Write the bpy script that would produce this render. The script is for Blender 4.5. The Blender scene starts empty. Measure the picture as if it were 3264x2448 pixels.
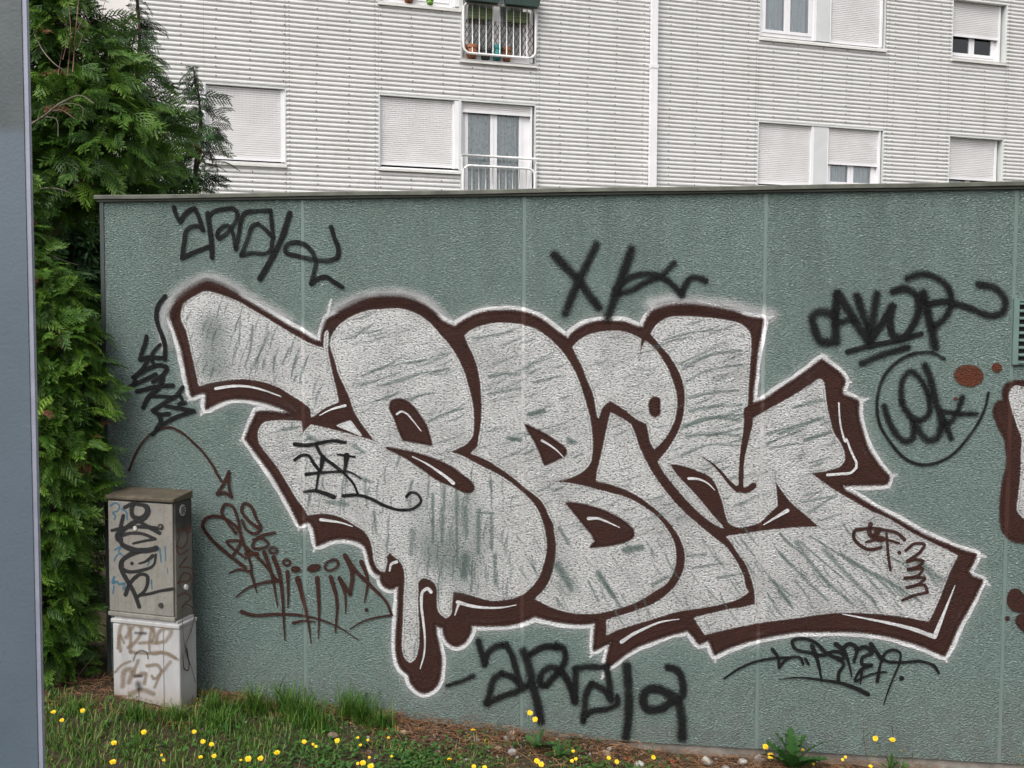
import bpy, bmesh, math, random
import numpy as np
from mathutils import Vector, noise
from mathutils.geometry import tessellate_polygon
rng = np.random.default_rng(7)
random.seed(7)
scene = bpy.context.scene
COL = scene.collection
R = math.radians

# ------------------------------------------------------------------ camera
ROT = np.array([[0.9919975, 0.1261584, 0.0049977], [-0.0112462, 0.0488653, 0.9987421], [-0.1257555, 0.9908059, -0.0498931]])
ROT[2] /= np.linalg.norm(ROT[2]); ROT[0] -= ROT[2] * (ROT[0] @ ROT[2]); ROT[0] /= np.linalg.norm(ROT[0]); ROT[1] = np.cross(ROT[2], ROT[0]) * -1
if ROT[1][2] < 0: ROT[1] *= -1
CAM = np.array([0.538275, -4.240977, 1.889479])
FPX = 3000.0
cd = bpy.data.cameras.new('camera'); cam = bpy.data.objects.new('camera', cd); COL.objects.link(cam)
cd.sensor_width = 36.0; cd.lens = 36.0 * FPX / 3264.0; cd.clip_start = 0.05; cd.clip_end = 500
from mathutils import Matrix
cam.matrix_world = Matrix(((ROT[0][0], ROT[1][0], -ROT[2][0], CAM[0]), (ROT[0][1], ROT[1][1], -ROT[2][1], CAM[1]),
                           (ROT[0][2], ROT[1][2], -ROT[2][2], CAM[2]), (0, 0, 0, 1)))
scene.camera = cam

# ------------------------------------------------------------------ sky, sun, exposure (overcast)
SUN_EL, SUN_AZ = R(52), R(205)          # azimuth clockwise from +Y: behind the camera, to its left
w = bpy.data.worlds.new('World'); scene.world = w; w.use_nodes = True
nt = w.node_tree; nt.nodes.clear()
sky = nt.nodes.new('ShaderNodeTexSky'); sky.sky_type = 'NISHITA'; sky.sun_disc = False
sky.sun_elevation = SUN_EL; sky.sun_rotation = SUN_AZ; sky.dust_density = 4.0; sky.air_density = 1.0
hs = nt.nodes.new('ShaderNodeHueSaturation'); hs.inputs['Saturation'].default_value = 0.22
bg = nt.nodes.new('ShaderNodeBackground'); bg.inputs['Strength'].default_value = 0.13
wo = nt.nodes.new('ShaderNodeOutputWorld')
nt.links.new(sky.outputs[0], hs.inputs['Color']); nt.links.new(hs.outputs[0], bg.inputs['Color']); nt.links.new(bg.outputs[0], wo.inputs[0])
sd = bpy.data.lights.new('sun', 'SUN'); sd.energy = 1.0; sd.angle = R(40); sd.color = (1.0, 0.97, 0.93)
sun = bpy.data.objects.new('sun', sd); COL.objects.link(sun)
sdir = Vector((math.sin(SUN_AZ) * math.cos(SUN_EL), math.cos(SUN_AZ) * math.cos(SUN_EL), math.sin(SUN_EL)))
sun.rotation_euler = sdir.to_track_quat('Z', 'Y').to_euler(); sun.location = (0, -6, 12)
vs = scene.view_settings; vs.view_transform = 'Standard'; vs.look = 'None'; vs.exposure = 0.92; vs.gamma = 1.0; vs.use_curve_mapping = False
scene.cycles.transparent_max_bounces = 40
scene.cycles.max_bounces = 8

# ------------------------------------------------------------------ picture-to-place helpers (measuring the photograph)
def ray(x, y): return ROT.T @ np.array([(x - 1632) / FPX, -(y - 1224) / FPX, 1.0])
def at_y(x, y, Y=0.0):
    d = ray(x, y); return CAM + d * ((Y - CAM[1]) / d[1])
YB = R(22.308)
BE = np.array([math.cos(YB), math.sin(YB), 0]); BN = np.array([-math.sin(YB), math.cos(YB), 0])
BP = CAM + 17.5 * np.array([-0.1259, 0.9920, 0]); BP[2] = 0
GX = [-60, -4, -2, -1.54, -1.1, -.545, .107, .6, 1.1, 2.3, 4, 60]; GZ = [.26, .26, .23, .19, .13, .105, .055, .018, -.008, -.026, -.04, -.04]
def gz(X, Y):
    z = float(np.interp(X, GX, GZ))
    z += .012 * noise.noise(Vector((X * 3.1, Y * 3.1, 1.7))) + .02 * noise.noise(Vector((X * .9, Y * .9, 4.2)))
    return z
def at_ground(x, y, h=0.0):
    d = ray(x, y); P = CAM + d * 3
    for _ in range(30):
        t = (gz(P[0], P[1]) + h - CAM[2]) / d[2]; P = CAM + d * t
        if P[1] > -.012: P = at_y(x, y, -.03 - .02 * random.random()); break
    return P
REG = {'G0': (0, 0, .67770), 'Z1': (480, 850, 2.765), 'Z2': (1180, 850, 2.765), 'Z3': (1880, 850, 2.765), 'Z4': (2464, 850, 2.765), 'Z5': (700, 1300, 2.765),
       'Z6': (1400, 1300, 2.765), 'Z7': (2000, 1300, 2.765), 'Z8': (2464, 1400, 2.765), 'Y1': (900, 1650, 2.765), 'Y2': (1600, 1650, 2.765),
       'Y3': (2364, 1650, 2.765), 'Y4': (500, 620, 2.765), 'Y5': (380, 900, 3.1725), 'Y6': (380, 1200, 3.1725), 'Y7': (600, 1550, 1.8129),
       'Y8': (2500, 850, 1.661), 'G6': (900, 2000, 2.4578), 'G7': (1700, 2000, 2.4578), 'XK': (1700, 700, 2.115), 'C4': (0, 1500, 2.765), 'C7': (330, 1540, 2.0696),
       'C5': (0, 2000, 2.4578),
       'F1': (100, 2150, 2.1167), 'F2': (700, 2150, 2.1167), 'F3': (1300, 2150, 2.1167), 'F4': (1900, 2250, 2.1167), 'F5': (2400, 2250, 3.175), 'F6': (2700, 2250, 2.2518)}
def parse(txt):
    """'Z1 10,20 30,40! Z2 5,6' -> list of (x, y, corner) in photograph pixels"""
    out = []; reg = None
    for t in txt.split():
        if ',' not in t: reg = REG[t]; continue
        c = t.endswith('!'); a, b = t.rstrip('!').split(',')
        out.append((reg[0] + float(a) / reg[2], reg[1] + float(b) / reg[2], c))
    return out
def catmull(P, closed=False, step=6.0):
    """resample through points with a Catmull-Rom spline; flagged points stay sharp"""
    n = len(P); res = []
    segs = n if closed else n - 1
    for i in range(segs):
        p1, p2 = P[i], P[(i + 1) % n]
        p0 = P[i - 1] if (closed or i > 0) else None; p3 = P[(i + 2) % n] if (closed or i + 2 < n) else None
        a, b = np.array(p1[:2]), np.array(p2[:2])
        L = np.linalg.norm(b - a)
        def tang(q0, q1, q2):
            d1, d2 = np.linalg.norm(q1 - q0) + 1e-6, np.linalg.norm(q2 - q1) + 1e-6
            return ((q1 - q0) / d1 * d2 + (q2 - q1) / d2 * d1) / (d1 + d2)
        m1 = (b - a) / (L + 1e-6) if (p1[2] or p0 is None) else tang(np.array(p0[:2]), a, b)
        m2 = (b - a) / (L + 1e-6) if (p2[2] or p3 is None) else tang(a, b, np.array(p3[:2]))
        k = max(1, int(L / step))
        for j in range(k):
            t = j / k; t2, t3 = t * t, t * t * t
            res.append((2 * t3 - 3 * t2 + 1) * a + (t3 - 2 * t2 + t) * m1 * L + (-2 * t3 + 3 * t2) * b + (t3 - t2) * m2 * L)
    if not closed: res.append(np.array(P[-1][:2]))
    return np.array(res)

# ------------------------------------------------------------------ object helpers
def link(o, parent=None):
    COL.objects.link(o)
    if parent is not None: o.parent = parent
    return o
def empty(name, loc=(0, 0, 0), rotz=0):
    o = bpy.data.objects.new(name, None); o.location = loc; o.rotation_euler = (0, 0, rotz); o.empty_display_size = .1
    return link(o)
def tag(o, label=None, cat=None, group=None, kind=None):
    for k, v in (('label', label), ('category', cat), ('group', group), ('kind', kind)):
        if v: o[k] = v
    return o
def mesh_obj(name, V, F, mat, parent=None, smooth=False, attrs=None):
    me = bpy.data.meshes.new(name); me.from_pydata([tuple(map(float, v)) for v in V], [], F); me.materials.append(mat)
    if attrs:
        for an, vals in attrs.items():
            a = me.attributes.new(an, 'FLOAT', 'POINT'); a.data.foreach_set('value', np.asarray(vals, np.float32))
    if smooth: me.polygons.foreach_set('use_smooth', [True] * len(me.polygons))
    me.update(); o = bpy.data.objects.new(name, me); return link(o, parent)
def np_mesh(name, V, Q, mat, parent=None, smooth=False, attrs=None):
    """V (n,3), Q (m,k) arrays - fast"""
    me = bpy.data.meshes.new(name); k = Q.shape[1]
    me.vertices.add(len(V)); me.vertices.foreach_set('co', np.asarray(V, np.float32).ravel())
    me.loops.add(Q.size); me.loops.foreach_set('vertex_index', Q.astype(np.int32).ravel())
    me.polygons.add(len(Q)); me.polygons.foreach_set('loop_start', np.arange(0, Q.size, k, dtype=np.int32)); me.polygons.foreach_set('loop_total', np.full(len(Q), k, np.int32))
    if attrs:
        for an, vals in attrs.items():
            a = me.attributes.new(an, 'FLOAT', 'POINT'); a.data.foreach_set('value', np.asarray(vals, np.float32))
    me.materials.append(mat); me.update(calc_edges=True); me.validate()
    if smooth: me.polygons.foreach_set('use_smooth', np.ones(len(Q), bool))
    o = bpy.data.objects.new(name, me); return link(o, parent)
class MB:
    """collects shapes into one mesh"""
    def __init__(s): s.V = []; s.F = []
    def add(s, V, F):
        b = len(s.V); s.V += [tuple(v) for v in V]; s.F += [tuple(i + b for i in f) for f in F]; return s
    def box(s, x0, x1, y0, y1, z0, z1):
        return s.add([(x, y, z) for z in (z0, z1) for y in (y0, y1) for x in (x0, x1)],
                     [(0, 2, 3, 1), (4, 5, 7, 6), (0, 1, 5, 4), (2, 6, 7, 3), (0, 4, 6, 2), (1, 3, 7, 5)])
    def quad(s, a, b, c, d): return s.add([a, b, c, d], [(0, 1, 2, 3)])
    def tube(s, pts, r, seg=8, cap=True):
        pts = [np.array(p, float) for p in pts]; n = len(pts); rr = r if hasattr(r, '__len__') else [r] * n
        V = []; F = []; ref = np.array([0.3, 0.2, 1.0])
        for i, p in enumerate(pts):
            t = pts[min(i + 1, n - 1)] - pts[max(i - 1, 0)]; t = t / (np.linalg.norm(t) + 1e-9)
            if abs(t @ ref) > .95 * np.linalg.norm(ref): ref = np.array([1.0, .1, .2])
            a = np.cross(t, ref); a /= np.linalg.norm(a); b = np.cross(t, a)
            for k in range(seg):
                th = 2 * math.pi * k / seg; V.append(p + rr[i] * (math.cos(th) * a + math.sin(th) * b))
        for i in range(n - 1):
            for k in range(seg): F.append((i * seg + k, i * seg + (k + 1) % seg, (i + 1) * seg + (k + 1) % seg, (i + 1) * seg + k))
        if cap: F.append(tuple(range(seg))); F.append(tuple((n - 1) * seg + k for k in reversed(range(seg))))
        return s.add(V, F)
    def lathe(s, prof, c=(0, 0, 0), seg=20):
        V = []; F = []
        for r, z in prof:
            for k in range(seg):
                th = 2 * math.pi * k / seg; V.append((c[0] + r * math.cos(th), c[1] + r * math.sin(th), c[2] + z))
        for i in range(len(prof) - 1):
            for k in range(seg): F.append((i * seg + k, i * seg + (k + 1) % seg, (i + 1) * seg + (k + 1) % seg, (i + 1) * seg + k))
        return s.add(V, F)
    def build(s, name, mat, parent=None, smooth=False, bevel=0):
        o = mesh_obj(name, s.V, s.F, mat, parent, smooth)
        if bevel:
            bm = bmesh.new(); bm.from_mesh(o.data)
            bmesh.ops.bevel(bm, geom=list(bm.edges), offset=bevel, segments=2, affect='EDGES', profile=.5, clamp_overlap=True)
            bm.normal_update(); bm.to_mesh(o.data); bm.free()
            o.data.polygons.foreach_set('use_smooth', [False] * len(o.data.polygons))
        return o

# ------------------------------------------------------------------ materials
class NT:
    def __init__(s, name):
        s.m = bpy.data.materials.new(name); s.m.use_nodes = True; s.t = s.m.node_tree; s.t.nodes.clear()
        s.out = s.n('ShaderNodeOutputMaterial'); s.p = s.n('ShaderNodeBsdfPrincipled'); s.l(s.p.outputs[0], s.out.inputs[0])
    def n(s, t, **kw):
        x = s.t.nodes.new(t)
        for k, v in kw.items(): setattr(x, k, v)
        return x
    def l(s, a, b): s.t.links.new(a, b)
    def val(s, sock, v):
        if hasattr(v, 'links') or isinstance(v, bpy.types.NodeSocket): s.l(v, sock)
        else: sock.default_value = v
    def coord(s, kind='Object', scale=(1, 1, 1), rot=(0, 0, 0)):
        c = s.n('ShaderNodeTexCoord'); m = s.n('ShaderNodeMapping'); m.inputs['Scale'].default_value = scale; m.inputs['Rotation'].default_value = rot
        s.l(c.outputs[kind], m.inputs[0]); return m.outputs[0]
    def noise(s, vec, scale, detail=3, rough=.55, dist=0):
        x = s.n('ShaderNodeTexNoise'); x.inputs['Scale'].default_value = scale; x.inputs['Detail'].default_value = detail
        x.inputs['Roughness'].default_value = rough; x.inputs['Distortion'].default_value = dist
        s.l(vec, x.inputs['Vector']); return x.outputs[0]
    def ramp(s, fac, stops):
        x = s.n('ShaderNodeValToRGB'); s.val(x.inputs[0], fac); e = x.color_ramp.elements
        while len(e) < len(stops): e.new(.5)
        for q, (p, c) in zip(e, stops): q.position = p; q.color = c if len(c) == 4 else (*c, 1)
        return x.outputs[0]
    def math(s, op, a, b=None, c=None, clamp=False):
        x = s.n('ShaderNodeMath', operation=op, use_clamp=clamp); s.val(x.inputs[0], a)
        if b is not None: s.val(x.inputs[1], b)
        if c is not None: s.val(x.inputs[2], c)
        return x.outputs[0]
    def mix(s, fac, a, b, mode='MIX'):
        x = s.n('ShaderNodeMix', data_type='RGBA', blend_type=mode); s.val(x.inputs[0], fac)
        for i, v in ((6, a), (7, b)):
            if isinstance(v, tuple): x.inputs[i].default_value = v if len(v) == 4 else (*v, 1)
            else: s.l(v, x.inputs[i])
        return x.outputs[2]
    def maprange(s, v, a, b, c=0., d=1.):
        x = s.n('ShaderNodeMapRange'); s.val(x.inputs[0], v)
        for i, q in enumerate((a, b, c, d)): s.val(x.inputs[i + 1], q)
        return x.outputs[0]
    def attr(s, name):
        x = s.n('ShaderNodeAttribute'); x.attribute_name = name; return x.outputs['Fac']
    def bump(s, h, strength=.5, dist=.01):
        x = s.n('ShaderNodeBump'); x.inputs['Strength'].default_value = strength; x.inputs['Distance'].default_value = dist
        s.l(h, x.inputs['Height']); s.l(x.outputs[0], s.p.inputs['Normal']); return x
    def set(s, base=None, rough=None, metal=None, spec=None, **kw):
        P = s.p.inputs
        if base is not None:
            if isinstance(base, tuple): P['Base Color'].default_value = base if len(base) == 4 else (*base, 1)
            else: s.l(base, P['Base Color'])
        if rough is not None: s.val(P['Roughness'], rough)
        if metal is not None: s.val(P['Metallic'], metal)
        if spec is not None: s.val(P['Specular IOR Level'], spec)
        return s
    def alpha(s, a):
        tr = s.n('ShaderNodeBsdfTransparent'); mx = s.n('ShaderNodeMixShader'); s.val(mx.inputs[0], a)
        s.l(tr.outputs[0], mx.inputs[1]); s.l(s.p.outputs[0], mx.inputs[2]); s.l(mx.outputs[0], s.out.inputs[0]); return s

def simple(name, col, rough=.6, metal=0., var=.12, scale=6., bump=0., bscale=60., spec=None):
    """a paint / plastic / metal with slight cloudy variation, grime and fine relief"""
    k = NT(name); v = k.coord('Object'); n1 = k.noise(v, scale, 5, .6)
    d = tuple(c * (1 - var) for c in col); u = tuple(min(1, c * (1 + var)) for c in col)
    k.set(k.ramp(n1, [(.3, d), (.7, u)]), rough, metal, spec)
    if bump: k.bump(k.noise(v, bscale, 3), bump, .004)
    return k.m

JOINTS = [-0.985, 0.0515, 1.112, 2.143]
def plaster(k, amount=1.0):
    """roughcast relief shared by the wall and by the paint that lies on it; smooth over the joint strips"""
    c = k.n('ShaderNodeTexCoord'); sp = k.n('ShaderNodeSeparateXYZ'); k.l(c.outputs['Object'], sp.inputs[0])
    cb = k.n('ShaderNodeCombineXYZ'); k.l(sp.outputs[0], cb.inputs[0]); k.l(sp.outputs[2], cb.inputs[1])
    mp = k.n('ShaderNodeMapping'); mp.inputs['Rotation'].default_value = (0, 0, R(32)); mp.inputs['Scale'].default_value = (.62, 1.25, 1); k.l(cb.outputs[0], mp.inputs[0])
    n1 = k.noise(mp.outputs[0], 150, 3, .55, .5)
    n2 = k.noise(cb.outputs[0], 9, 3, .5)
    h = k.maprange(n1, .34, .66); m = None
    for j in JOINTS:
        d = k.math('ABSOLUTE', k.math('SUBTRACT', sp.outputs[0], j)); q = k.math('LESS_THAN', d, .0085)
        m = q if m is None else k.math('MAXIMUM', m, q)
    inv = k.math('SUBTRACT', 1.0, m)
    return dict(h=k.math('MULTIPLY', h, inv), grain=h, joint=m, x=sp.outputs[0], z=sp.outputs[2], xy=cb.outputs[0], cloud=n2)

def wall_material(name, smooth=False):
    k = NT(name); q = plaster(k)
    streakv = k.n('ShaderNodeMapping'); streakv.inputs['Scale'].default_value = (5, .5, 1); k.l(q['xy'], streakv.inputs[0])
    st = k.noise(streakv.outputs[0], 2.2, 5, .6)
    base = k.ramp(k.math('ADD', k.math('MULTIPLY', q['cloud'], .45), k.math('MULTIPLY', k.noise(q['xy'], 1.7, 5, .65), .55)), [(.28, (.194, .276, .252)), (.72, (.254, .343, .315))])
    base = k.mix(k.maprange(st, .52, .75, 0, .12), base, (.12, .16, .14))        # faint rain runs
    if smooth: base = k.mix(1., base, (.54, .54, .54), 'MULTIPLY')
    else: base = k.mix(k.maprange(q['grain'], .0, .5, .55, 0.), base, (.055, .078, .069))        # grime and shade painted into the pits
    if not smooth: base = k.mix(k.maprange(q['grain'], .62, 1., 0., .5), base, (.42, .48, .45))   # sky light on the grain tips, put into the colour
    # coping shade put into the colour as streaks, splashed soil at the foot
    topshade = k.math('MULTIPLY', k.maprange(q['z'], 1.75, 2.52), k.maprange(st, .38, .72), clamp=True)
    base = k.mix(k.math('MULTIPLY', topshade, .30), base, (.055, .070, .058))
    spl = k.math('MULTIPLY', k.maprange(q['z'], .45, .06), k.maprange(k.noise(q['xy'], 14, 5, .6), .35, .7), clamp=True)
    base = k.mix(k.math('MULTIPLY', spl, .55), base, (.19, .165, .135))
    k.set(base, .42 if not smooth else .5, 0, .5)
    if not smooth: k.bump(q['h'], 1.0, .016)
    else: k.bump(k.noise(q['xy'], 30, 3), .25, .003)
    return k.m

def paint_material(name, col, rough=.5, metal=0., bumpd=.009, mottled=.1, silver=False):
    """sprayed paint: vertex attribute 'edge' runs 1 in the middle to 0 at the rim, 'soft' says how wide the overspray is, 'dens' how dense"""
    k = NT(name); q = plaster(k)
    e, so, de = k.attr('edge'), k.attr('soft'), k.attr('dens')
    g = k.noise(q['xy'], 420, 1, .5); sp = k.noise(q['xy'], 130, 3, .6)
    jit = k.math('ADD', k.math('MULTIPLY', k.math('SUBTRACT', g, .5), .9), k.math('MULTIPLY', k.math('SUBTRACT', sp, .5), 1.3))
    a = k.math('ADD', k.math('DIVIDE', e, so), k.math('MULTIPLY', jit, k.math('MINIMUM', 1., k.math('MULTIPLY', so, 1.3))))
    a = k.maprange(a, .12, .80)
    pit = k.maprange(q['grain'], .0, .35, 1 - mottled, 1.)
    a = k.math('MULTIPLY', k.math('MULTIPLY', a, pit), k.math('MULTIPLY', de, k.maprange(k.noise(q['xy'], 8, 3, .6), .3, .55, .84, 1.)), clamp=True)
    if silver:
        big = k.noise(q['xy'], 3.2, 3, .55)
        a = k.math('MULTIPLY', a, k.maprange(big, .32, .52, .80, .98), clamp=True)
        b = k.mix(k.maprange(q['grain'], .05, .5), (.33, .335, .33), col)
        k.set(b, k.maprange(q['grain'], 0, 1, .62, .40), metal, .5)
    else:
        b = k.ramp(q['cloud'], [(.2, tuple(c * .85 for c in col)), (.8, tuple(c * 1.15 for c in col))])
        k.set(b, rough, metal, .25)
    k.bump(q['h'], 1.0, bumpd)
    a = k.math('MULTIPLY', a, k.maprange(q['joint'], 0, 1, 1., .70 if silver else .93))
    k.alpha(a); return k.m

M = {}
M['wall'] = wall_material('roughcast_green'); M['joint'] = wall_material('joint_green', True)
M['black'] = paint_material('spray_black', (.007, .0075, .008), .75, mottled=.07)
M['brown'] = paint_material('spray_brown', (.052, .0180, .0125), .7, mottled=.06)
M['rust'] = paint_material('spray_rust', (.13, .038, .018), .55, mottled=.2)
M['white'] = paint_material('spray_white', (.86, .86, .86), .5, mottled=.12)
M['silver'] = paint_material('spray_silver', (.90, .895, .88), .36, metal=.62, bumpd=.014, silver=True, mottled=.3)
M['bare'] = paint_material('bare_green', (.185, .262, .238), .5, mottled=.1)
M['coping'] = simple('coping_shade', (.05, .055, .042), .5, .2, .35, 8, .2, 30)
M['copingtop'] = simple('coping_lip', (.085, .088, .068), .55, .1, .5, 9, .2, 30)
M['concrete'] = simple('plinth_concrete', (.20, .18, .155), .9, 0, .35, 14, .5, 90)
M['zinc'] = simple('corner_zinc', (.055, .065, .062), .45, .5, .2, 5)
M['dark'] = simple('dark_void', (.008, .008, .008), .9, 0, .1)
M['vent'] = simple('vent_paint', (.115, .175, .158), .45, 0, .12, 9)
# ================================================================== green outbuilding with the graffiti
WL, WR, WT, WB = -1.985, 4.6, 2.522, .05
ob = tag(empty('outbuilding', (0, 0, 0)), 'low green roughcast outbuilding with a graffiti covered wall under a thin coping', 'building')
edges = [WL] + JOINTS + [3.18, WR]
for a, b in zip(edges[:-1], edges[1:]):
    a2 = a + (.0085 if a != WL else .02); b2 = b - .0085
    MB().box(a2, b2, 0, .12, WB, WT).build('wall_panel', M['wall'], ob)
for j in JOINTS + [3.18]:
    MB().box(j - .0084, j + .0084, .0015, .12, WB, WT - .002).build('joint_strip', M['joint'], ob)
MB().box(WL, WL + .0195, -.004, .125, WB, WT).build('corner_trim', M['zinc'], ob)
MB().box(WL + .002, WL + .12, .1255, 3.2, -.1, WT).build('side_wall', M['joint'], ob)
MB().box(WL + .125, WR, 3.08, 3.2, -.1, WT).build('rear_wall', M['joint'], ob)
MB().box(WL + .01, WR, .013, .12, -.25, WB - .0005).build('plinth', M['concrete'], ob)
# coping: a folded metal edge with a small drip lip
cop = MB()
prof = [(-.022, 2.533), (-.025, 2.533), (-.025, 2.548), (-.022, 2.5515), (.10, 2.553), (.10, 2.5405), (-.010, 2.5375), (-.018, 2.5365)]
n = 60; V = []; F = []
for i in range(n + 1):
    x = WL - .016 + (WR + .06 - WL) * i / n; wob = .0035 * noise.noise(Vector((x * 1.6, 0, 0))) + .0015 * noise.noise(Vector((x * 9, 3, 0)))
    for y, z in prof: V.append((x, y, z + wob))
m = len(prof)
for i in range(n):
    for k in range(m): F.append((i * m + k, i * m + (k + 1) % m, (i + 1) * m + (k + 1) % m, (i + 1) * m + k))
F += [tuple(range(m)), tuple(n * m + k for k in reversed(range(m)))]
cop.add(V, F).build('coping', M['copingtop'], ob)
MB().box(WL - .01, WR, -.012, .0995, 2.5222, 2.5325).build('coping_shade_strip', M['coping'], ob)  # dark strip coloured as the shadow below the coping lip
MB().box(WL, WR, .1005, 3.22, 2.46, 2.535).build('roof', M['concrete'], ob)
# louvred vent at the right
vx0 = at_y(3231, 1000)[0]; vz1 = at_y(3240, 952)[2]; vz0 = at_y(3232, 1162)[2]
vent = MB()
vent.box(vx0 - .004, vx0 + .018, -.014, -.001, vz0, vz1); vent.box(vx0 + .4, vx0 + .42, -.014, -.001, vz0, vz1)
vent.box(vx0 + .0185, vx0 + .3995, -.013, -.001, vz1 - .012, vz1); vent.box(vx0 + .0185, vx0 + .3995, -.013, -.001, vz0, vz0 + .012)
vent = vent.build('vent', M['vent'], ob)
MB().box(vx0 + .019, vx0 + .399, -.003, -.0012, vz0 + .0125, vz1 - .0125).build('duct_opening', M['dark'], vent)
NS = 9
for i in range(NS):
    zc = vz0 + (vz1 - vz0) * (i + .5) / NS; h = (vz1 - vz0) / NS
    MB().add([(vx0 + .019, -.018, zc - .22 * h), (vx0 + .399, -.018, zc - .22 * h), (vx0 + .399, -.0035, zc + .04 * h), (vx0 + .019, -.0035, zc + .04 * h),
              (vx0 + .019, -.0165, zc - .36 * h), (vx0 + .399, -.0165, zc - .36 * h), (vx0 + .399, -.0035, zc - .08 * h), (vx0 + .019, -.0035, zc - .08 * h)],
             [(0, 1, 2, 3), (4, 7, 6, 5), (0, 4, 5, 1), (0, 3, 7, 4), (1, 5, 6, 2)]).build('slat', M['vent'], vent)

# ------------------------------------------------------------------ spray paint builders
class Paint:
    """paint lying on a plane: to3d(px, py, offset) gives the place; ribbons for strokes, sheets for fills"""
    def __init__(s, level, to3d=None):
        s.V = []; s.F = []; s.e = []; s.so = []; s.de = []; s.off = .0006 + level * .0007; s.haze = level == 7
        s.to3d = to3d or (lambda x, y, o: at_y(x, y, -o)); s.k = 0
    def vert(s, p, e, so, de, extra=0):
        s.V.append(s.to3d(p[0], p[1], s.off + extra)); s.e.append(e); s.so.append(so); s.de.append(de); return len(s.V) - 1
    def ribbon(s, pts, wid, soft=.4, dens=1., closed=False, jig=.06):
        soft = min(1., soft * 1.55) if soft >= .45 else soft
        n = len(pts); wid = np.asarray(wid, float) * (1 / (1 - .40 * soft))
        s.k += 1; base = (s.k % 9) * .00004
        T = np.empty_like(pts)
        for i in range(n):
            a, b = (pts[(i - 1) % n], pts[(i + 1) % n]) if closed else (pts[max(i - 1, 0)], pts[min(i + 1, n - 1)])
            d = b - a; T[i] = d / (np.linalg.norm(d) + 1e-9)
        N = np.stack([-T[:, 1], T[:, 0]], 1); rows = []
        for i in range(n):
            hw = wid[i] / 2 * (1 + jig * math.sin(i * .7 + s.k) * .5); ex = base + i * 4e-7; dn0 = dens[i] if hasattr(dens, '__len__') else dens; dn = dn0 if soft < .3 else dn0 * (1 - .34 * max(0, noise.noise(Vector((pts[i][0] * .012, pts[i][1] * .012, s.k * 3.1)))))
            rows.append((s.vert(pts[i] - N[i] * hw, 0, soft, dn, ex), s.vert(pts[i], 1, soft, dn, ex), s.vert(pts[i] + N[i] * hw, 0, soft, dn, ex)))
        for i in range(n if closed else n - 1):
            a, b = rows[i], rows[(i + 1) % n]
            s.F += [(a[0], a[1], b[1], b[0]), (a[1], a[2], b[2], b[1])]
        if not closed:
            for i, sg in ((0, -1), (n - 1, 1)):
                hw = wid[i] / 2; c = rows[i][1]; ex = base + i * 4e-7; prev = rows[i][0]
                for q in range(1, 7):
                    th = math.pi * q / 6; p = pts[i] + hw * (-N[i] * math.cos(th) + T[i] * sg * math.sin(th))
                    cur = rows[i][2] if q == 6 else s.vert(p, 0, soft, dens, ex)
                    s.F.append((c, prev, cur)); prev = cur
        return s
    def stroke(s, txt, w0, w1=None, soft=.35, dens=1., wmid=None):
        """w in pixels of the photograph"""
        P = parse(txt); runs = [[]]; L = 0
        for i, p in enumerate(P):
            runs[-1].append(p)
            if p[2] and 0 < i < len(P) - 1: runs.append([p])
        cs = [catmull(r, step=5) for r in runs]
        tot = sum(np.linalg.norm(np.diff(c, axis=0), axis=1).sum() for c in cs) + 1e-6; w1 = w0 if w1 is None else w1
        for c in cs:
            l = np.concatenate([[0], np.cumsum(np.linalg.norm(np.diff(c, axis=0), axis=1))]) + L; t = l / tot
            w = w0 + (w1 - w0) * t if wmid is None else np.interp(t, [0, .5, 1], [w0, wmid, w1])
            kk = s.k; w = w * np.array([1 + .13 * noise.noise(Vector((q[0] * .03, q[1] * .03, kk))) for q in c])
            if soft >= .5 and s.haze: s.ribbon(c, w * 1.4, 1., dens * .26)
            s.ribbon(c, w * (1.02 if soft >= .5 else 1.), soft, dens); L = l[-1]
        return s
    def poly(s, pts, dens=1.):
        P = [s.vert(p, 1, .01, dens) for p in pts]
        tr = tessellate_polygon([[Vector((p[0], p[1], 0)) for p in pts]])
        for t in tr:
            a, b, c = (s.V[P[i]] for i in t)
            s.F.append(tuple(P[i] for i in t))
        return s
    def fill(s, txt, dens=1., rim=8, rsoft=1.):
        c = catmull(parse(txt), True, 6); s.poly(c, dens)
        if rim: s.ribbon(c, np.full(len(c), rim), rsoft, dens, True)
        return s
    def blob(s, txt, rx, ry=None, rot=0, soft=.2):
        x, y, _ = parse(txt)[0]; ry = ry or rx
        c = s.vert((x, y), 1, soft, 1); ring = []
        for q in range(24):
            th = 2 * math.pi * q / 24; a, b = rx * math.cos(th), ry * math.sin(th)
            ring.append(s.vert((x + a * math.cos(rot) - b * math.sin(rot), y + a * math.sin(rot) + b * math.cos(rot)), 0, soft, 1))
        for q in range(24): s.F.append((c, ring[q], ring[(q + 1) % 24]))
        return s
    def ring(s, txt, rx, ry, wd, rot=0, soft=.3):
        x, y, _ = parse(txt)[0]; th = np.linspace(0, 2 * math.pi, 33)[:-1]
        a, b = rx * np.cos(th), ry * np.sin(th)
        c = np.stack([x + a * math.cos(rot) - b * math.sin(rot), y + a * math.sin(rot) + b * math.cos(rot)], 1)
        return s.ribbon(c, np.full(32, wd), soft, 1., True)
    def build(s, name, mat, parent, label=None):
        V = np.array(s.V)
        # all faces look outwards
        o = mesh_obj(name, V, s.F, mat, parent, False, {'edge': s.e, 'soft': s.so, 'dens': s.de})
        if label: o['label'] = label
        o.visible_shadow = True
        return o

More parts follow.
